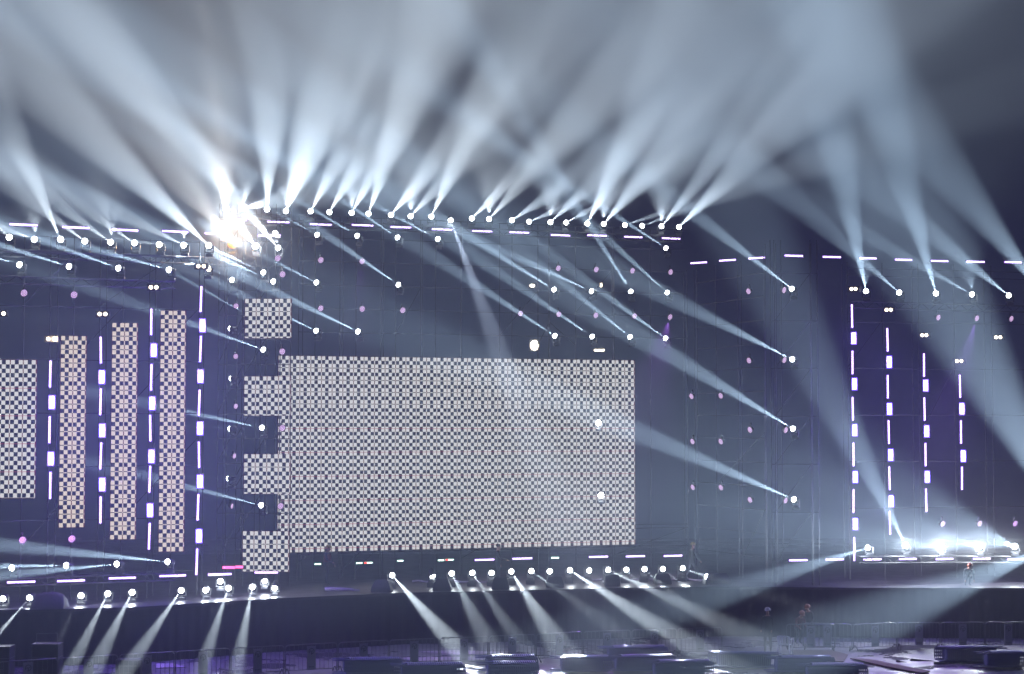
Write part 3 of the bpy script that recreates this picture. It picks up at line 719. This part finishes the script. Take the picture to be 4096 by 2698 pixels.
# ------------------------------------------------------------------ stage monitors, cases
def md_wedge(w, h, dp, peak):
    b = MB(); prof = [(-dp, 0), (-dp * .95, h * .35), (-dp * .35, h), (dp * .35, h * .92), (dp, h * .3), (dp, 0)]
    vs = [(-w, y, z) for y, z in prof] + [(w, y, z) for y, z in prof]
    for i in range(len(prof)):
        if prof[i][1] > h * .5: vs[i] = (-w * peak, *prof[i]); vs[i + len(prof)] = (w * peak, *prof[i])
    k = len(prof); fs = [(i, (i + 1) % k, k + (i + 1) % k, k + i) for i in range(k)] + [tuple(range(k))[::-1], tuple(range(k, 2 * k))]
    b.add(vs, fs, M['black'])
    me = b.data('cabinet'); bm = bmesh.new(); bm.from_mesh(me); bmesh.ops.bevel(bm, geom=bm.edges[:], offset=.025, segments=2, affect='EDGES'); bm.to_mesh(me); bm.free()
    return me
for i, (X, Y, w, h, pk, lb) in enumerate([(1525, 2371, .44, .52, .6, 'black rounded floor monitor, leftmost, beside the first deck beam'), (1768, 2366, .4, .52, .6, 'black floor monitor second from the left on the centre deck'),
                                      (2002, 2361, .38, .52, .75, 'black floor monitor in front of the worker in the cap'), (2220, 2353, .4, .48, .75, 'black floor monitor with a white-lit left edge'),
                                      (2450, 2347, .33, .48, .97, 'boxy black floor monitor with a flat top'), (2652, 2341, .38, .48, .75, 'black hexagonal floor monitor left of the walking worker'),
                                      (2872, 2340, .62, .5, .7, 'large black floor monitor catching a beam on its left side')]):
    p = on_z(X, Y, DZ + .003)
    o = bpy.data.objects.new('floor_monitor', None); COL.objects.link(o); o.location = p + Vector((0, .42, 0)); o.rotation_euler = (0, 0, R(-8 + 3 * i))
    tag(o, lb, 'floor monitor', 'black floor monitors along the deck edge')
    link('cabinet', md_wedge(w, h, .3, pk), o)
    gr = MB(); gr.box((0, .305, h * .17), (w * .8, .006, h * .13), M['fabric']); gr.obj('grille', o)

def flight_case(loc, w, dp, h, lb, frame=False, yaw=0):
    o = bpy.data.objects.new('flight_case', None); COL.objects.link(o); o.location = loc; o.rotation_euler = (0, 0, yaw)
    tag(o, lb, 'flight case', 'flight cases by the stage')
    b = MB(); b.box((0, 0, h / 2 + .1), (w / 2, dp / 2, h / 2), M['case'], bev=.01); b.obj('body', o)
    e = MB()
    for z in (.1, h * .62 + .1, h + .1):
        for s in (-1, 1):
            e.box((0, s * dp / 2, z), (w / 2 + .01, .015, .015), M['alu']); e.box((s * w / 2, 0, z), (.015, dp / 2 + .01, .014), M['alu'])
    for sx in (-1, 1):
        for sy in (-1, 1): e.box((sx * w / 2, sy * dp / 2, h / 2 + .1), (.018, .018, h / 2), M['alu'])
    e.obj('edge_trim', o)
    for sx in (-1, 1):
        for sy in (-1, 1):
            c = MB(); c.tube([(sx * w * .38 - .02, sy * dp * .36, .05), (sx * w * .38 + .02, sy * dp * .36, .05)], .05, M['rub'], 12); c.obj('wheel', o)
    hd = MB(); hd.tube([(-.1, -dp / 2 - .01, h * .35), (-.1, -dp / 2 - .04, h * .35), (.1, -dp / 2 - .04, h * .35), (.1, -dp / 2 - .01, h * .35)], .012, M['alu'], 6); hd.obj('handle', o)
    if frame:
        f = MB(); f.tube([(-w * .42, 0, h + .1), (-w * .42, 0, h + .45), (w * .38, 0, h + .47), (w * .38, 0, h + .1)], .014, M['alu'], 6); f.obj('frame', o)
    return o
flight_case(Vector((at(190, 2550, 66).x, 66, 0)), .95, .7, 1.25, 'black flight case with a pale lid line and wire frame on top', True)
flight_case(Vector((at(10, 2600, 66.5).x, 66.5, 0)), .7, .7, 1.1, 'black flight case at the left picture edge behind the barrier')
flight_case(Vector((at(520, 2600, 67).x, 67, 0)), .9, .6, .55, 'low flight case behind the barrier under the left beams')
# covered mound at the left deck edge
mb = MB(); prof = []
NX, NY = 14, 6
vs = []; fs = []
for i in range(NX + 1):
    for j in range(NY + 1):
        a = i / NX * math.pi; x = -.62 * math.cos(a); hh = .62 * (math.sin(a) ** .35 if math.sin(a) > 1e-6 else 0)
        w = math.sin(j / NY * math.pi) ** .3 if 0 < j < NY else 0
        vs.append((x * (1 + .1 * (1 - w)), (j / NY - .5) * .9, hh * w + .03 * math.sin(i * 2.1 + j)*w))
for i in range(NX):
    for j in range(NY): fs.append((i * (NY + 1) + j, (i + 1) * (NY + 1) + j, (i + 1) * (NY + 1) + j + 1, i * (NY + 1) + j + 1))
mb.add(vs, fs, M['fabric']); o = mb.obj('covered_speaker', None, True); p = on_z(185, 2437, DZ); o.location = p + Vector((0, .5, 0))
tag(o, 'black cloth-covered rounded speaker at the left deck edge', 'speaker')

# rolled tarp and things on the deck
o = MB(); o.tube([(-.75, 0, .09), (-.3, -.02, .1), (.3, .05, .085), (.8, .0, .06)], [.09, .09, .07, .04], M['tarp'], 10); oo = o.obj('rolled_tarp', None, True); oo.location = on_z(1365, 2369, DZ) + Vector((0, .25, 0)); oo.rotation_euler = (0, 0, R(-14))
tag(oo, 'pale purple-lit roll of tarp lying on the deck', 'tarp')
o = MB()
pr = [(x / 24 * 5.6, .12 * math.sin(x * .7), .05 + .03 * math.sin(x * 1.9)) for x in range(25)]
o.tube(pr, .05, M['tarp'], 8); oo = o.obj('fabric_roll', None, True); oo.location = on_z(2330, 2325, DZ)
tag(oo, 'long crumpled purple-lit fabric strip under the deck lamps', 'fabric strip')
o = MB(); pr = [(x / 24 * 4.2, .1 * math.sin(x * .9), .05 + .03 * math.sin(x * 1.3)) for x in range(25)]
o.tube(pr, .045, M['tarp'], 8); oo = o.obj('fabric_roll', None, True); oo.location = on_z(1650, 2331, DZ)
tag(oo, 'short crumpled purple-lit fabric strip left of the capped worker', 'fabric strip')

# ------------------------------------------------------------------ barriers
def barrier_meshes():
    L, H = 2.0, 1.08
    f = MB(); c = .12
    pts = [(-L / 2, 0, .12), (-L / 2, 0, H - c)]
    for k in range(1, 5): a = k / 4 * math.pi / 2; pts.append((-L / 2 + c - c * math.cos(a), 0, H - c + c * math.sin(a)))
    for k in range(0, 5): a = k / 4 * math.pi / 2; pts.append((L / 2 - c + c * math.sin(a), 0, H - c + c * math.cos(a)))
    pts += [(L / 2, 0, .12)]
    f.tube(pts, .02, M['alu'], 8); f.tube([(-L / 2, 0, .14), (L / 2, 0, .14)], .016, M['alu'], 6)
    bar = MB(); bar.tube([(0, 0, .15), (0, 0, H - .01)], .0095, M['alu'], 6)
    s = MB(); s.box((0, -.022, .58), (.165, .006, .43), M['sign'])
    lg = MB(); R_, w = .1, .028; cz = .82
    ring = []
    for k in range(23):
        a = R(215) - k / 22 * R(290); ring.append(a)
    vs = []; fs = []
    for a in ring:
        vs += [((R_ + w / 2) * math.cos(a), -.0305, cz + (R_ + w / 2) * math.sin(a)), ((R_ - w / 2) * math.cos(a), -.0305, cz + (R_ - w / 2) * math.sin(a))]
    for k in range(22): fs.append((2 * k, 2 * k + 2, 2 * k + 3, 2 * k + 1))
    lg.add(vs, fs, M['logo'])
    zz = [(-.105, -.045), (-.09, -.03), (-.035, .03), (0., -.045), (.04, .03), (.07, .0)]
    for (x0, z0), (x1, z1) in zip(zz, zz[1:]):
        t = .013; lg.add([(x0 - t, -.031, cz + z0), (x0 + t, -.031, cz + z0), (x1 + t, -.031, cz + z1), (x1 - t, -.031, cz + z1)], [(0, 1, 2, 3)], M['logo'])
    lg.add([(-.03, -.0315, cz - .12), (.02, -.0315, cz - .12), (.045, -.0315, cz - .06), (-.01, -.0315, cz - .04)], [(0, 1, 2, 3)], M['logo'])
    for k in range(4): lg.add([(-.1 + k * .052, -.0305, .22), (-.062 + k * .052, -.0305, .22), (-.062 + k * .052, -.0305, .262), (-.1 + k * .052, -.0305, .262)], [(0, 1, 2, 3)], M['logo'])
    ft = MB(); ft.tube([(0, -.28, .015), (0, -.06, .2), (0, .06, .2), (0, .28, .015)], .024, M['rub'], 6)
    return f.data('frame', True), bar.data('bar'), s.data('sign_board'), lg.data('sign_emblem'), ft.data('foot', True)
BF, BB, BS, BL, BT = barrier_meshes()
def barrier(a, b, lb, grp, sign=True):
    a, b = Vector((a[0], a[1], 0)), Vector((b[0], b[1], 0)); v = b - a
    o = bpy.data.objects.new('crowd_barrier', None); COL.objects.link(o); o.location = (a + b) / 2
    o.rotation_euler = (0, 0, math.atan2(v.y, v.x)); s = v.length / 2.06
    o.scale = (s, 1, 1)
    tag(o, lb, 'barrier', grp)
    link('frame', BF, o)
    for k in range(1, 12):
        x = -1 + k * 2 / 12
        link('bar', BB, o, loc=(x, 0, 0))
    if sign:
        sb = link('sign_board', BS, o); sb.scale = (1 / s, 1, 1); link('sign_emblem', BL, sb)
    for sx in (-.93, .93): link('foot', BT, o, loc=(sx, 0, 0))
jl = [(-10, 2650), (233, 2635), (474, 2620), (700, 2608), (922, 2594), (1139, 2583), (1351, 2572), (1556, 2562), (1757, 2554), (1954, 2546), (2143, 2538), (2331, 2528), (2525, 2521), (2709, 2515), (2890, 2510)]
wp = [on_z(X, Y, 1.08) for X, Y in jl]
for i in range(len(wp) - 1):
    barrier(wp[i], wp[i + 1], f'steel crowd barrier with emblem sign, {nth(i, len(wp) - 1)} in the left line', 'crowd barriers in the left line')
jr = [(3143, 2498), (3411, 2499), (3589, 2492), (3761, 2491), (3939, 2490), (4125, 2489)]
wp = [on_z(X, Y, 1.08) for X, Y in jr]
for i in range(len(wp) - 1):
    if i == 0:
        mid = (wp[0] + wp[1]) / 2
        barrier(wp[0], wp[0] + (wp[1] - wp[0]) * .74 , 'steel crowd barrier at the near left start of the right line', 'crowd barriers in the right line')
        barrier(wp[0] + (wp[1] - wp[0]) * .28 + Vector((0, .5, 0)), wp[1] + Vector((0, .06, 0)), 'steel crowd barrier standing overlapped behind its neighbour, right line', 'crowd barriers in the right line')
    else: barrier(wp[i], wp[i + 1], f'steel crowd barrier, {["", "second", "third", "fourth", "rightmost"][i]} section of the right line behind wet ground', 'crowd barriers in the right line')

# ------------------------------------------------------------------ plastic chairs
def chair_mesh(mat, name='chair'):
    b = MB(); NX, NU = 8, 10
    # seat+back shell: u along profile, x across
    prof = [(-.24, .40), (-.2, .435), (-.05, .425), (.1, .415), (.19, .43), (.215, .5), (.235, .6), (.25, .7), (.262, .78), (.268, .82)]
    def P(u_, x):
        y, z = prof[u_]
        w = .235 if u_ < 5 else .235 + .012 * (u_ - 5) - (.06 if u_ == 9 else 0)
        cur = -.045 * (abs(x) ** 2.2) if u_ >= 5 else 0
        zz = z + (.02 * (abs(x) ** 2) if u_ < 5 else 0) - (.02 * abs(x) ** 3 if u_ == 9 else 0)
        return Vector((x * w, y + cur, zz))
    for off, flip in ((Vector((0, 0, 0)), False), (Vector((0, .008, -.012)), True)):
        vs = []; fs = []
        for u_ in range(NU):
            for k in range(NX + 1): vs.append(P(u_, -1 + 2 * k / NX) + off)
        for u_ in range(NU - 1):
            for k in range(NX):
                if 5 <= u_ <= 7 and k in (1, 3, 5) : continue     # slots of the back
                q = (u_ * (NX + 1) + k, u_ * (NX + 1) + k + 1, (u_ + 1) * (NX + 1) + k + 1, (u_ + 1) * (NX + 1) + k)
                fs.append(q[::-1] if flip else q)
        b.add(vs, fs, mat)
    for s in (-1, 1):
        b.tube([(s * .25, -.26, 0), (s * .242, -.235, .2), (s * .235, -.21, .42)], [.02, .026, .03], mat, 6)
        b.tube([(s * .25, .27, 0), (s * .24, .235, .2), (s * .232, .2, .42)], [.02, .026, .03], mat, 6)
        b.tube([(s * .235, -.2, .43), (s * .262, -.19, .56), (s * .285, -.16, .64), (s * .29, -.02, .655), (s * .275, .12, .66), (s * .24, .225, .69)], [.024, .024, .034, .034, .03, .024], mat, 7)
    return b.data(name, True)
ME_CH, ME_CHW = chair_mesh(M['chair']), chair_mesh(M['chairw'], 'white_chair')
tmat = [ ]
def chair_stack(X, Y, length_px, yaw, lb, nmax=26, flip=False, front=1):
    """X, Y: left end of the stack in the picture on the ground; a nested stack of chairs lying on its side"""
    p = on_z(X, Y, 0.0); n_ = max(8, min(nmax, int((length_px * p.y / F - .8) / .078)))
    ax = Vector((math.cos(yaw), math.sin(yaw), 0)); sgn = 1
    for k in range(n_):
        # local z of the chair -> along the stack axis, local x -> up
        zdir = ax if not flip else -ax; xdir = Vector((0, 0, 1)); ydir = zdir.cross(xdir)
        m = Matrix((xdir, ydir * 1, zdir)).transposed().to_4x4()
        base = p + ax * (k * .078 + (0 if not flip else .85)) + Vector((0, 0, .322 + random.uniform(-.004, .004)))
        m.translation = base + ydir * random.uniform(-.006, .006)
        o = link('plastic_chair', ME_CH, mtx=m)
        tag(o, lb, 'chair', 'nested chairs in stacks lying on the ground')
st = [(1330, 2700, 330, 4, 'blue plastic chair nested in the dark stack against the third middle barrier', 24, 0),
      (1560, 2722, 330, 3, 'blue plastic chair nested in the stack with a sparkling white-lit ridge', 26, 0),
      (1900, 2688, 260, 3, 'blue plastic chair nested in the stack behind the dim beam spill', 22, 0),
      (1905, 2716, 260, 4, 'blue plastic chair nested in the stack nearest the bottom edge, centre', 22, 0),
      (2390, 2648, 300, 3, 'blue plastic chair nested in the purple-lit stack nearest the barriers', 26, 0),
      (2200, 2690, 260, 2, 'blue plastic chair nested in the dark stack left of centre right group', 20, 0),
      (2420, 2688, 290, 4, 'blue plastic chair nested in the stack with a white-sparkling ridge, right group', 26, 0),
      (2570, 2710, 290, 3, 'blue plastic chair nested in the lowest stack of the right group', 26, 0),
      (2830, 2672, 330, -1, 'blue plastic chair nested in the crinkled bright stack right of the beam', 26, 1),
      (3060, 2692, 300, 3, 'blue plastic chair nested in the stack below the white chair', 24, 0),
      (3180, 2722, 300, -3, 'blue plastic chair nested in the stack left of the wet ground', 24, 0),
      (3740, 2650, 330, 3, 'blue plastic chair nested in the stack whose bright end faces the wet ground', 26, 1),
      (3900, 2672, 300, 2, 'blue plastic chair nested in the stack at the right picture edge', 16, 0)]
for X, Y, lp, yw, lb, nm, fl_ in st: chair_stack(X, Y, lp, R(yw), lb, nm, bool(fl_))
o = link('plastic_chair', ME_CHW, loc=on_z(3140, 2622, 0), rot=(0, 0, R(155)))
tag(o, 'white plastic chair standing upright behind the lying stacks', 'chair')

# ------------------------------------------------------------------ people
def person(loc, yaw, label, top, legs, hat, hatm, bend=0., stride=.0, arm=(0.3, .4), crouch=0., h=1.72, vest=None):
    root = bpy.data.objects.new('person', None); COL.objects.link(root); root.location = loc; root.rotation_euler = (0, 0, yaw)
    tag(root, label, 'person', 'workers on site')
    sc = h / 1.74; P_ = {}; rad = {}
    def J(n_, p, r): P_[n_] = Vector(p); rad[n_] = r
    hz = .93 - crouch
    J('pel', (0, 0, hz), (.15, .11)); J('wst', (0, 0, hz + .17), (.135, .1)); J('cst', (0, 0, hz + .38), (.165, .115)); J('shm', (0, 0, hz + .5), (.11, .085))
    J('nck', (0, .005, hz + .57), (.058, .058)); J('jaw', (0, .03, hz + .63), (.066, .075)); J('hed', (0, .015, hz + .72), (.082, .1)); J('crn', (0, .005, hz + .79), (.055, .07)); J('nos', (0, .115, hz + .69), (.016, .016))
    E = [('pel', 'wst'), ('wst', 'cst'), ('cst', 'shm'), ('shm', 'nck'), ('nck', 'jaw'), ('jaw', 'hed'), ('hed', 'crn'), ('hed', 'nos')]
    up = ['wst', 'cst', 'shm', 'nck', 'jaw', 'hed', 'crn', 'nos']
    for s, sg in (('l', -1), ('r', 1)):
        st_ = stride * sg; kb = crouch
        J('hip' + s, (sg * .095, 0, hz - .05), (.095, .095))
        J('kne' + s, (sg * .1, st_ * .5 + .05 + kb * .75, .49 - kb * .12), (.062, .066)); J('clf' + s, (sg * .1, st_ * .75 + kb * .3, .32), (.056, .06))
        J('ank' + s, (sg * .1, st_, .09), (.038, .042)); J('toe' + s, (sg * .115, st_ + .17, .035), (.04, .03))
        E += [('pel', 'hip' + s), ('hip' + s, 'kne' + s), ('kne' + s, 'clf' + s), ('clf' + s, 'ank' + s), ('ank' + s, 'toe' + s)]
        a = arm[0] if sg < 0 else arm[1]     # forward raise of the arm
        J('shd' + s, (sg * .185, 0, hz + .47), (.062, .062))
        e = Vector((sg * .235, math.sin(a * .6) * .28, hz + .47 - math.cos(a * .6) * .28)); J('elb' + s, e, (.045, .045))
        w = e + Vector((-sg * .02, math.sin(a * 1.5) * .25, -math.cos(a * 1.5) * .25)); J('wri' + s, w, (.03, .03))
        dv = (w - e).normalized(); pm = w + dv * .07; J('plm' + s, pm, (.034, .02))
        E += [('shm', 'shd' + s), ('shd' + s, 'elb' + s), ('elb' + s, 'wri' + s), ('wri' + s, 'plm' + s)]
        up += ['shd' + s, 'elb' + s, 'wri' + s, 'plm' + s]
        for k in range(4):
            f = pm + dv * (.06 + .012 * (k in (1, 2))) + Vector((0, (k - 1.5) * .022, -.01)) ; J(f'f{k}{s}', f, (.009, .009)); E.append(('plm' + s, f'f{k}{s}')); up.append(f'f{k}{s}')
        J('thm' + s, pm + Vector((-sg * .01, .05, .0)), (.01, .01)); E.append(('plm' + s, 'thm' + s)); up.append('thm' + s)
    if bend:
        rm = Matrix.Rotation(-bend, 3, 'X'); o0 = P_['pel']
        for k in up: P_[k] = o0 + rm @ (P_[k] - o0)
    names = list(P_); me = bpy.data.meshes.new('tmp'); me.from_pydata([P_[k] * sc for k in names], [(names.index(a_), names.index(b_)) for a_, b_ in E], [])
    tmp = bpy.data.objects.new('tmp', me); COL.objects.link(tmp)
    md = tmp.modifiers.new('s', 'SKIN'); tmp.modifiers.new('ss', 'SUBSURF').levels = 1
    for k, sv in zip(names, me.skin_vertices[0].data): sv.radius = tuple(r_ * sc for r_ in rad[k]); sv.use_root = (k == 'pel')
    dg = bpy.context.evaluated_depsgraph_get(); bm_ = bpy.data.meshes.new_from_object(tmp.evaluated_get(dg)); bpy.data.objects.remove(tmp)
    bm_.name = 'body'; bm_.materials.clear()
    for m_ in (M['skin'], top, legs, M['blackc']): bm_.materials.append(m_)
    kd = [(P_[k] * sc, k) for k in names]
    for pl_ in bm_.polygons:
        pl_.use_smooth = True; k = min(kd, key=lambda q_: (q_[0] - pl_.center).length)[1]
        pl_.material_index = 0 if k[:3] in ('jaw', 'hed', 'crn', 'nos', 'plm', 'thm', 'nck') or k[0] == 'f' else 3 if k[:3] in ('toe',) else 2 if k[:3] in ('pel', 'hip', 'kne', 'clf', 'ank') else 1
    link('body', bm_, root)
    hd = P_['hed'] * sc + Vector((0, -.005, .035)); rx = -bend
    hm = MB(); n_ = 16
    prof = [(.125, 0), (.124, .03), (.112, .075), (.08, .115), (.04, .132), (.001, .136)] if hat == 'helmet' else [(.104, -.02), (.104, .03), (.095, .065), (.06, .09), (.001, .098)]
    hm.lathe([(r_, z_) for r_, z_ in prof], hatm, n_, Matrix.Rotation(R(90), 4, 'X'))
    hm.box((0, .12, .0 if hat == 'helmet' else -.005), (.07, .055, .006), hatm, bev=.004)
    ho = hm.obj('helmet' if hat == 'helmet' else 'cap', root, True); ho.location = hd; ho.rotation_euler = (rx, 0, 0)
    if vest:
        v = MB(); n2 = 14; vs = []; fs = []
        c0 = [P_['wst'] * sc + Vector((0, 0, -.06)), P_['wst'] * sc, P_['cst'] * sc, P_['shm'] * sc + Vector((0, 0, -.03))]
        for i, c in enumerate(c0):
            for k in range(n2):
                a = 2 * math.pi * k / n2; w_ = (.185, .18, .2, .15)[i]; vs.append(c + Vector((w_ * math.cos(a), w_ * .78 * math.sin(a), 0)))
        for i in range(3):
            for k in range(n2): fs.append((i * n2 + k, i * n2 + (k + 1) % n2, (i + 1) * n2 + (k + 1) % n2, (i + 1) * n2 + k))
        v.add(vs, fs, vest); v.obj('vest', root, True)
    return root
person(on_z(1306, 2341, DZ), R(-115), 'person in yellow helmet and red vest standing before the giant screen', M['navy'], M['denim'], 'helmet', M['helmet_y'], bend=.12, arm=(.5, .9), stride=.08, vest=M['redv'])
person(on_z(1990, 2338, DZ), R(-95), 'person in a black cap silhouetted against the screen bottom', M['blackc'], M['denim'], 'cap', M['cap'], bend=.02, arm=(.2, .9), stride=.05, h=1.76)
person(on_z(2768, 2325, DZ), R(-60), 'person in helmet striding in dark clothes at the right deck lamps', M['blackc'], M['denim'], 'helmet', M['helmet_y'], bend=.08, arm=(.3, .6), stride=.26, h=1.7)
person(on_z(3072, 2612, 0), R(160), 'person in white helmet and dark clothes beside the white chair', M['blackc'], M['denim'], 'helmet', M['helmet_w'], arm=(.5, .5), stride=.06, h=1.78)
person(Vector((at(3190, 2440, 77.2).x, 77.2, 0)), R(200), 'person in orange helmet crouching lower of two behind the barriers', M['redv'], M['denim'], 'helmet', M['helmet_o'], bend=.55, crouch=.22, arm=(1, 1.2), h=1.7)
person(Vector((at(3240, 2440, 77.4).x, 77.4, 0)), R(150), 'person in orange helmet stooping higher of two behind the barriers', M['blackc'], M['denim'], 'helmet', M['helmet_o'], bend=.42, crouch=.02, arm=(1, 1.2), h=1.7)
person(Vector((at(3868, 2250, 80.3).x, 80.3, DZ)), R(180), 'person in red-orange helmet crouching on the right deck', M['blackc'], M['denim'], 'helmet', M['helmet_o'], bend=.9, crouch=.42, arm=(1, 1), h=1.62)

# ------------------------------------------------------------------ things on the ground
def slab(name, px, z, th, mat, lb, cat, grp=None):
    ps = [on_z(X, Y, 0) for X, Y in px]; c = sum(ps, Vector()) / len(ps); n_ = len(ps)
    b = MB(); b.add([(p.x - c.x, p.y - c.y, th) for p in ps] + [(p.x - c.x, p.y - c.y, 0) for p in ps], [tuple(range(n_))] + [(i, n_ + i, n_ + (i + 1) % n_, (i + 1) % n_) for i in range(n_)], mat)
    o = b.obj(name); o.location = (c.x, c.y, z); tag(o, lb, cat, grp); return o
slab('floor_board', [(1670, 2609), (1830, 2604), (2060, 2614), (1850, 2622)], .004, .03, M['board'], 'pale board lit bright purple behind the barriers, farther one', 'board', 'pale boards behind the barriers')
slab('floor_board', [(1600, 2634), (1900, 2630), (1995, 2642), (1660, 2648)], .004, .03, M['board'], 'pale board lit bright purple behind the barriers, nearer one', 'board', 'pale boards behind the barriers')
slab('floor_board', [(620, 2658), (690, 2657), (745, 2672), (625, 2676)], .004, .03, M['board'], 'pale board lit pink behind the left barriers', 'board', 'pale boards behind the barriers')
slab('red_mat', [(3165, 2604), (3330, 2605), (3392, 2622), (3375, 2650), (3180, 2640)], .004, .03, M['mat_r'], 'dark red mat on the ground beside the white chair', 'mat')
slab('wooden_plank', [(3400, 2640), (3480, 2644), (3720, 2692), (3690, 2700), (3540, 2672)], .03, .04, M['mat_r'], 'long reddish plank lying diagonally across the wet ground', 'plank')
for i, (X, Y, s, lb) in enumerate([(3690, 2645, .5, 'dark torn cardboard piece near the upright end of the plank'), (3605, 2650, .22, 'small dark scrap left of the torn cardboard'),
                          (3770, 2658, .35, 'thin dark strip of debris right of the torn cardboard'), (3565, 2668, .2, 'dark scrap beside the reddish plank')]):
    p = on_z(X, Y, 0); b = MB(); b.add([(-s, -.05, 0), (s, -.09, 0), (s * .8, .12, 0), (-s * .7, .1, 0), (-s * .9, 0, .09), (s * .7, -.03, .02), (s * .6, .1, .015), (-s * .6, .09, .06)],
        [(3, 2, 1, 0), (4, 5, 6, 7), (0, 1, 5, 4), (1, 2, 6, 5), (2, 3, 7, 6), (3, 0, 4, 7)], M['rub']); o = b.obj('debris_scrap'); o.location = p + Vector((0, 0, .004)); o.rotation_euler = (0, 0, R(-6)); tag(o, lb, 'debris', 'scraps on the wet ground')

# ------------------------------------------------------------------ purple wash (light of the LED washes)
def wash(X, Y, d, tx, ty, td, size, power, col=(.5, .16, 1)):
    p = at(X, Y, d); dv = (at(tx, ty, td) - p).normalized(); spot(None, p + dv * .4, dv, size, power * .5, col, 1, .03, 'wash_source')
wash(2680, 1269, 88, 2300, 2650, 66, 26, 34000)
wash(3907, 1274, 82, 3500, 2650, 70, 26, 34000, (.42, .16, 1))
wash(1448, 1046, 83, 1300, 2640, 68, 30, 5000)
wash(2883, 1767, 85, 1750, 2625, 73, 7, 26000)

# ------------------------------------------------------------------ air
hb = MB(); hb.box((0, 107, 20.5), (172, 134, 21.6), None)
hz = hb.data('haze'); hm = bpy.data.materials.new('haze_air'); hm.use_nodes = True
nt = hm.node_tree; nt.nodes.clear(); out = nt.nodes.new('ShaderNodeOutputMaterial'); pv = nt.nodes.new('ShaderNodeVolumePrincipled')
pv.inputs['Color'].default_value = (.86, .9, .96, 1); pv.inputs['Density'].default_value = .0055; pv.inputs['Anisotropy'].default_value = .0
nt.links.new(pv.outputs[0], out.inputs['Volume']); hz.materials.clear(); hz.materials.append(hm); hm.cycles.volume_sampling = 'EQUIANGULAR'
ho = link('haze', hz); tag(ho, kind='stuff')

def puff(name, c, rad, dens):
    bm = bmesh.new(); bmesh.ops.create_icosphere(bm, subdivisions=3, radius=1); me = bpy.data.meshes.new(name); bm.to_mesh(me); bm.free()
    m = bpy.data.materials.new(name); m.use_nodes = True; nt = m.node_tree; nt.nodes.clear()
    out = nt.nodes.new('ShaderNodeOutputMaterial'); pv = nt.nodes.new('ShaderNodeVolumePrincipled'); tc = nt.nodes.new('ShaderNodeTexCoord')
    ln = nt.nodes.new('ShaderNodeVectorMath'); ln.operation = 'LENGTH'; nt.links.new(tc.outputs['Object'], ln.inputs[0])
    mr = nt.nodes.new('ShaderNodeMapRange'); mr.interpolation_type = 'SMOOTHERSTEP'; mr.inputs[1].default_value = 0; mr.inputs[2].default_value = 1; mr.inputs[3].default_value = dens; mr.inputs[4].default_value = 0
    nt.links.new(ln.outputs['Value'], mr.inputs[0]); nt.links.new(mr.outputs[0], pv.inputs['Density']); pv.inputs['Color'].default_value = (.9, .92, .95, 1)
    nt.links.new(pv.outputs[0], out.inputs['Volume']); m.cycles.volume_sampling = 'EQUIANGULAR'; me.materials.append(m)
    o = link(name, me, None, c); o.scale = rad; tag(o, kind='stuff'); return o
puff('smoke_puff', at(922, 915, 77.3), (2.8, 1.7, 2.9), .08)  # local smoke added to keep the tower glare bright and close
puff('smoke_puff', at(3850, 2185, 80.6), (4.8, 1.3, 1.3), .045)  # local smoke added to hold the glow of the low right lamps

w = bpy.data.worlds.new('World'); SC.world = w; w.use_nodes = True
bg = w.node_tree.nodes['Background']; bg.inputs[0].default_value = (.12, .24, .9, 1); bg.inputs[1].default_value = .032

# ------------------------------------------------------------------ render settings
SC.render.engine = 'CYCLES'
c = SC.cycles
c.use_denoising = True
try: c.denoiser = 'OPENIMAGEDENOISE'; c.denoising_input_passes = 'RGB_ALBEDO_NORMAL'; c.denoising_prefilter = 'ACCURATE'
except Exception: pass
c.max_bounces = 3; c.diffuse_bounces = 1; c.glossy_bounces = 2; c.transmission_bounces = 0; c.volume_bounces = 0; c.transparent_max_bounces = 4
c.sample_clamp_indirect = 1.5; c.sample_clamp_direct = 0
c.use_light_tree = True; c.use_adaptive_sampling = False
c.caustics_reflective = False; c.caustics_refractive = False
SC.view_settings.view_transform = 'Standard'; SC.view_settings.look = 'None'; SC.view_settings.gamma = 1; SC.view_settings.exposure = 0
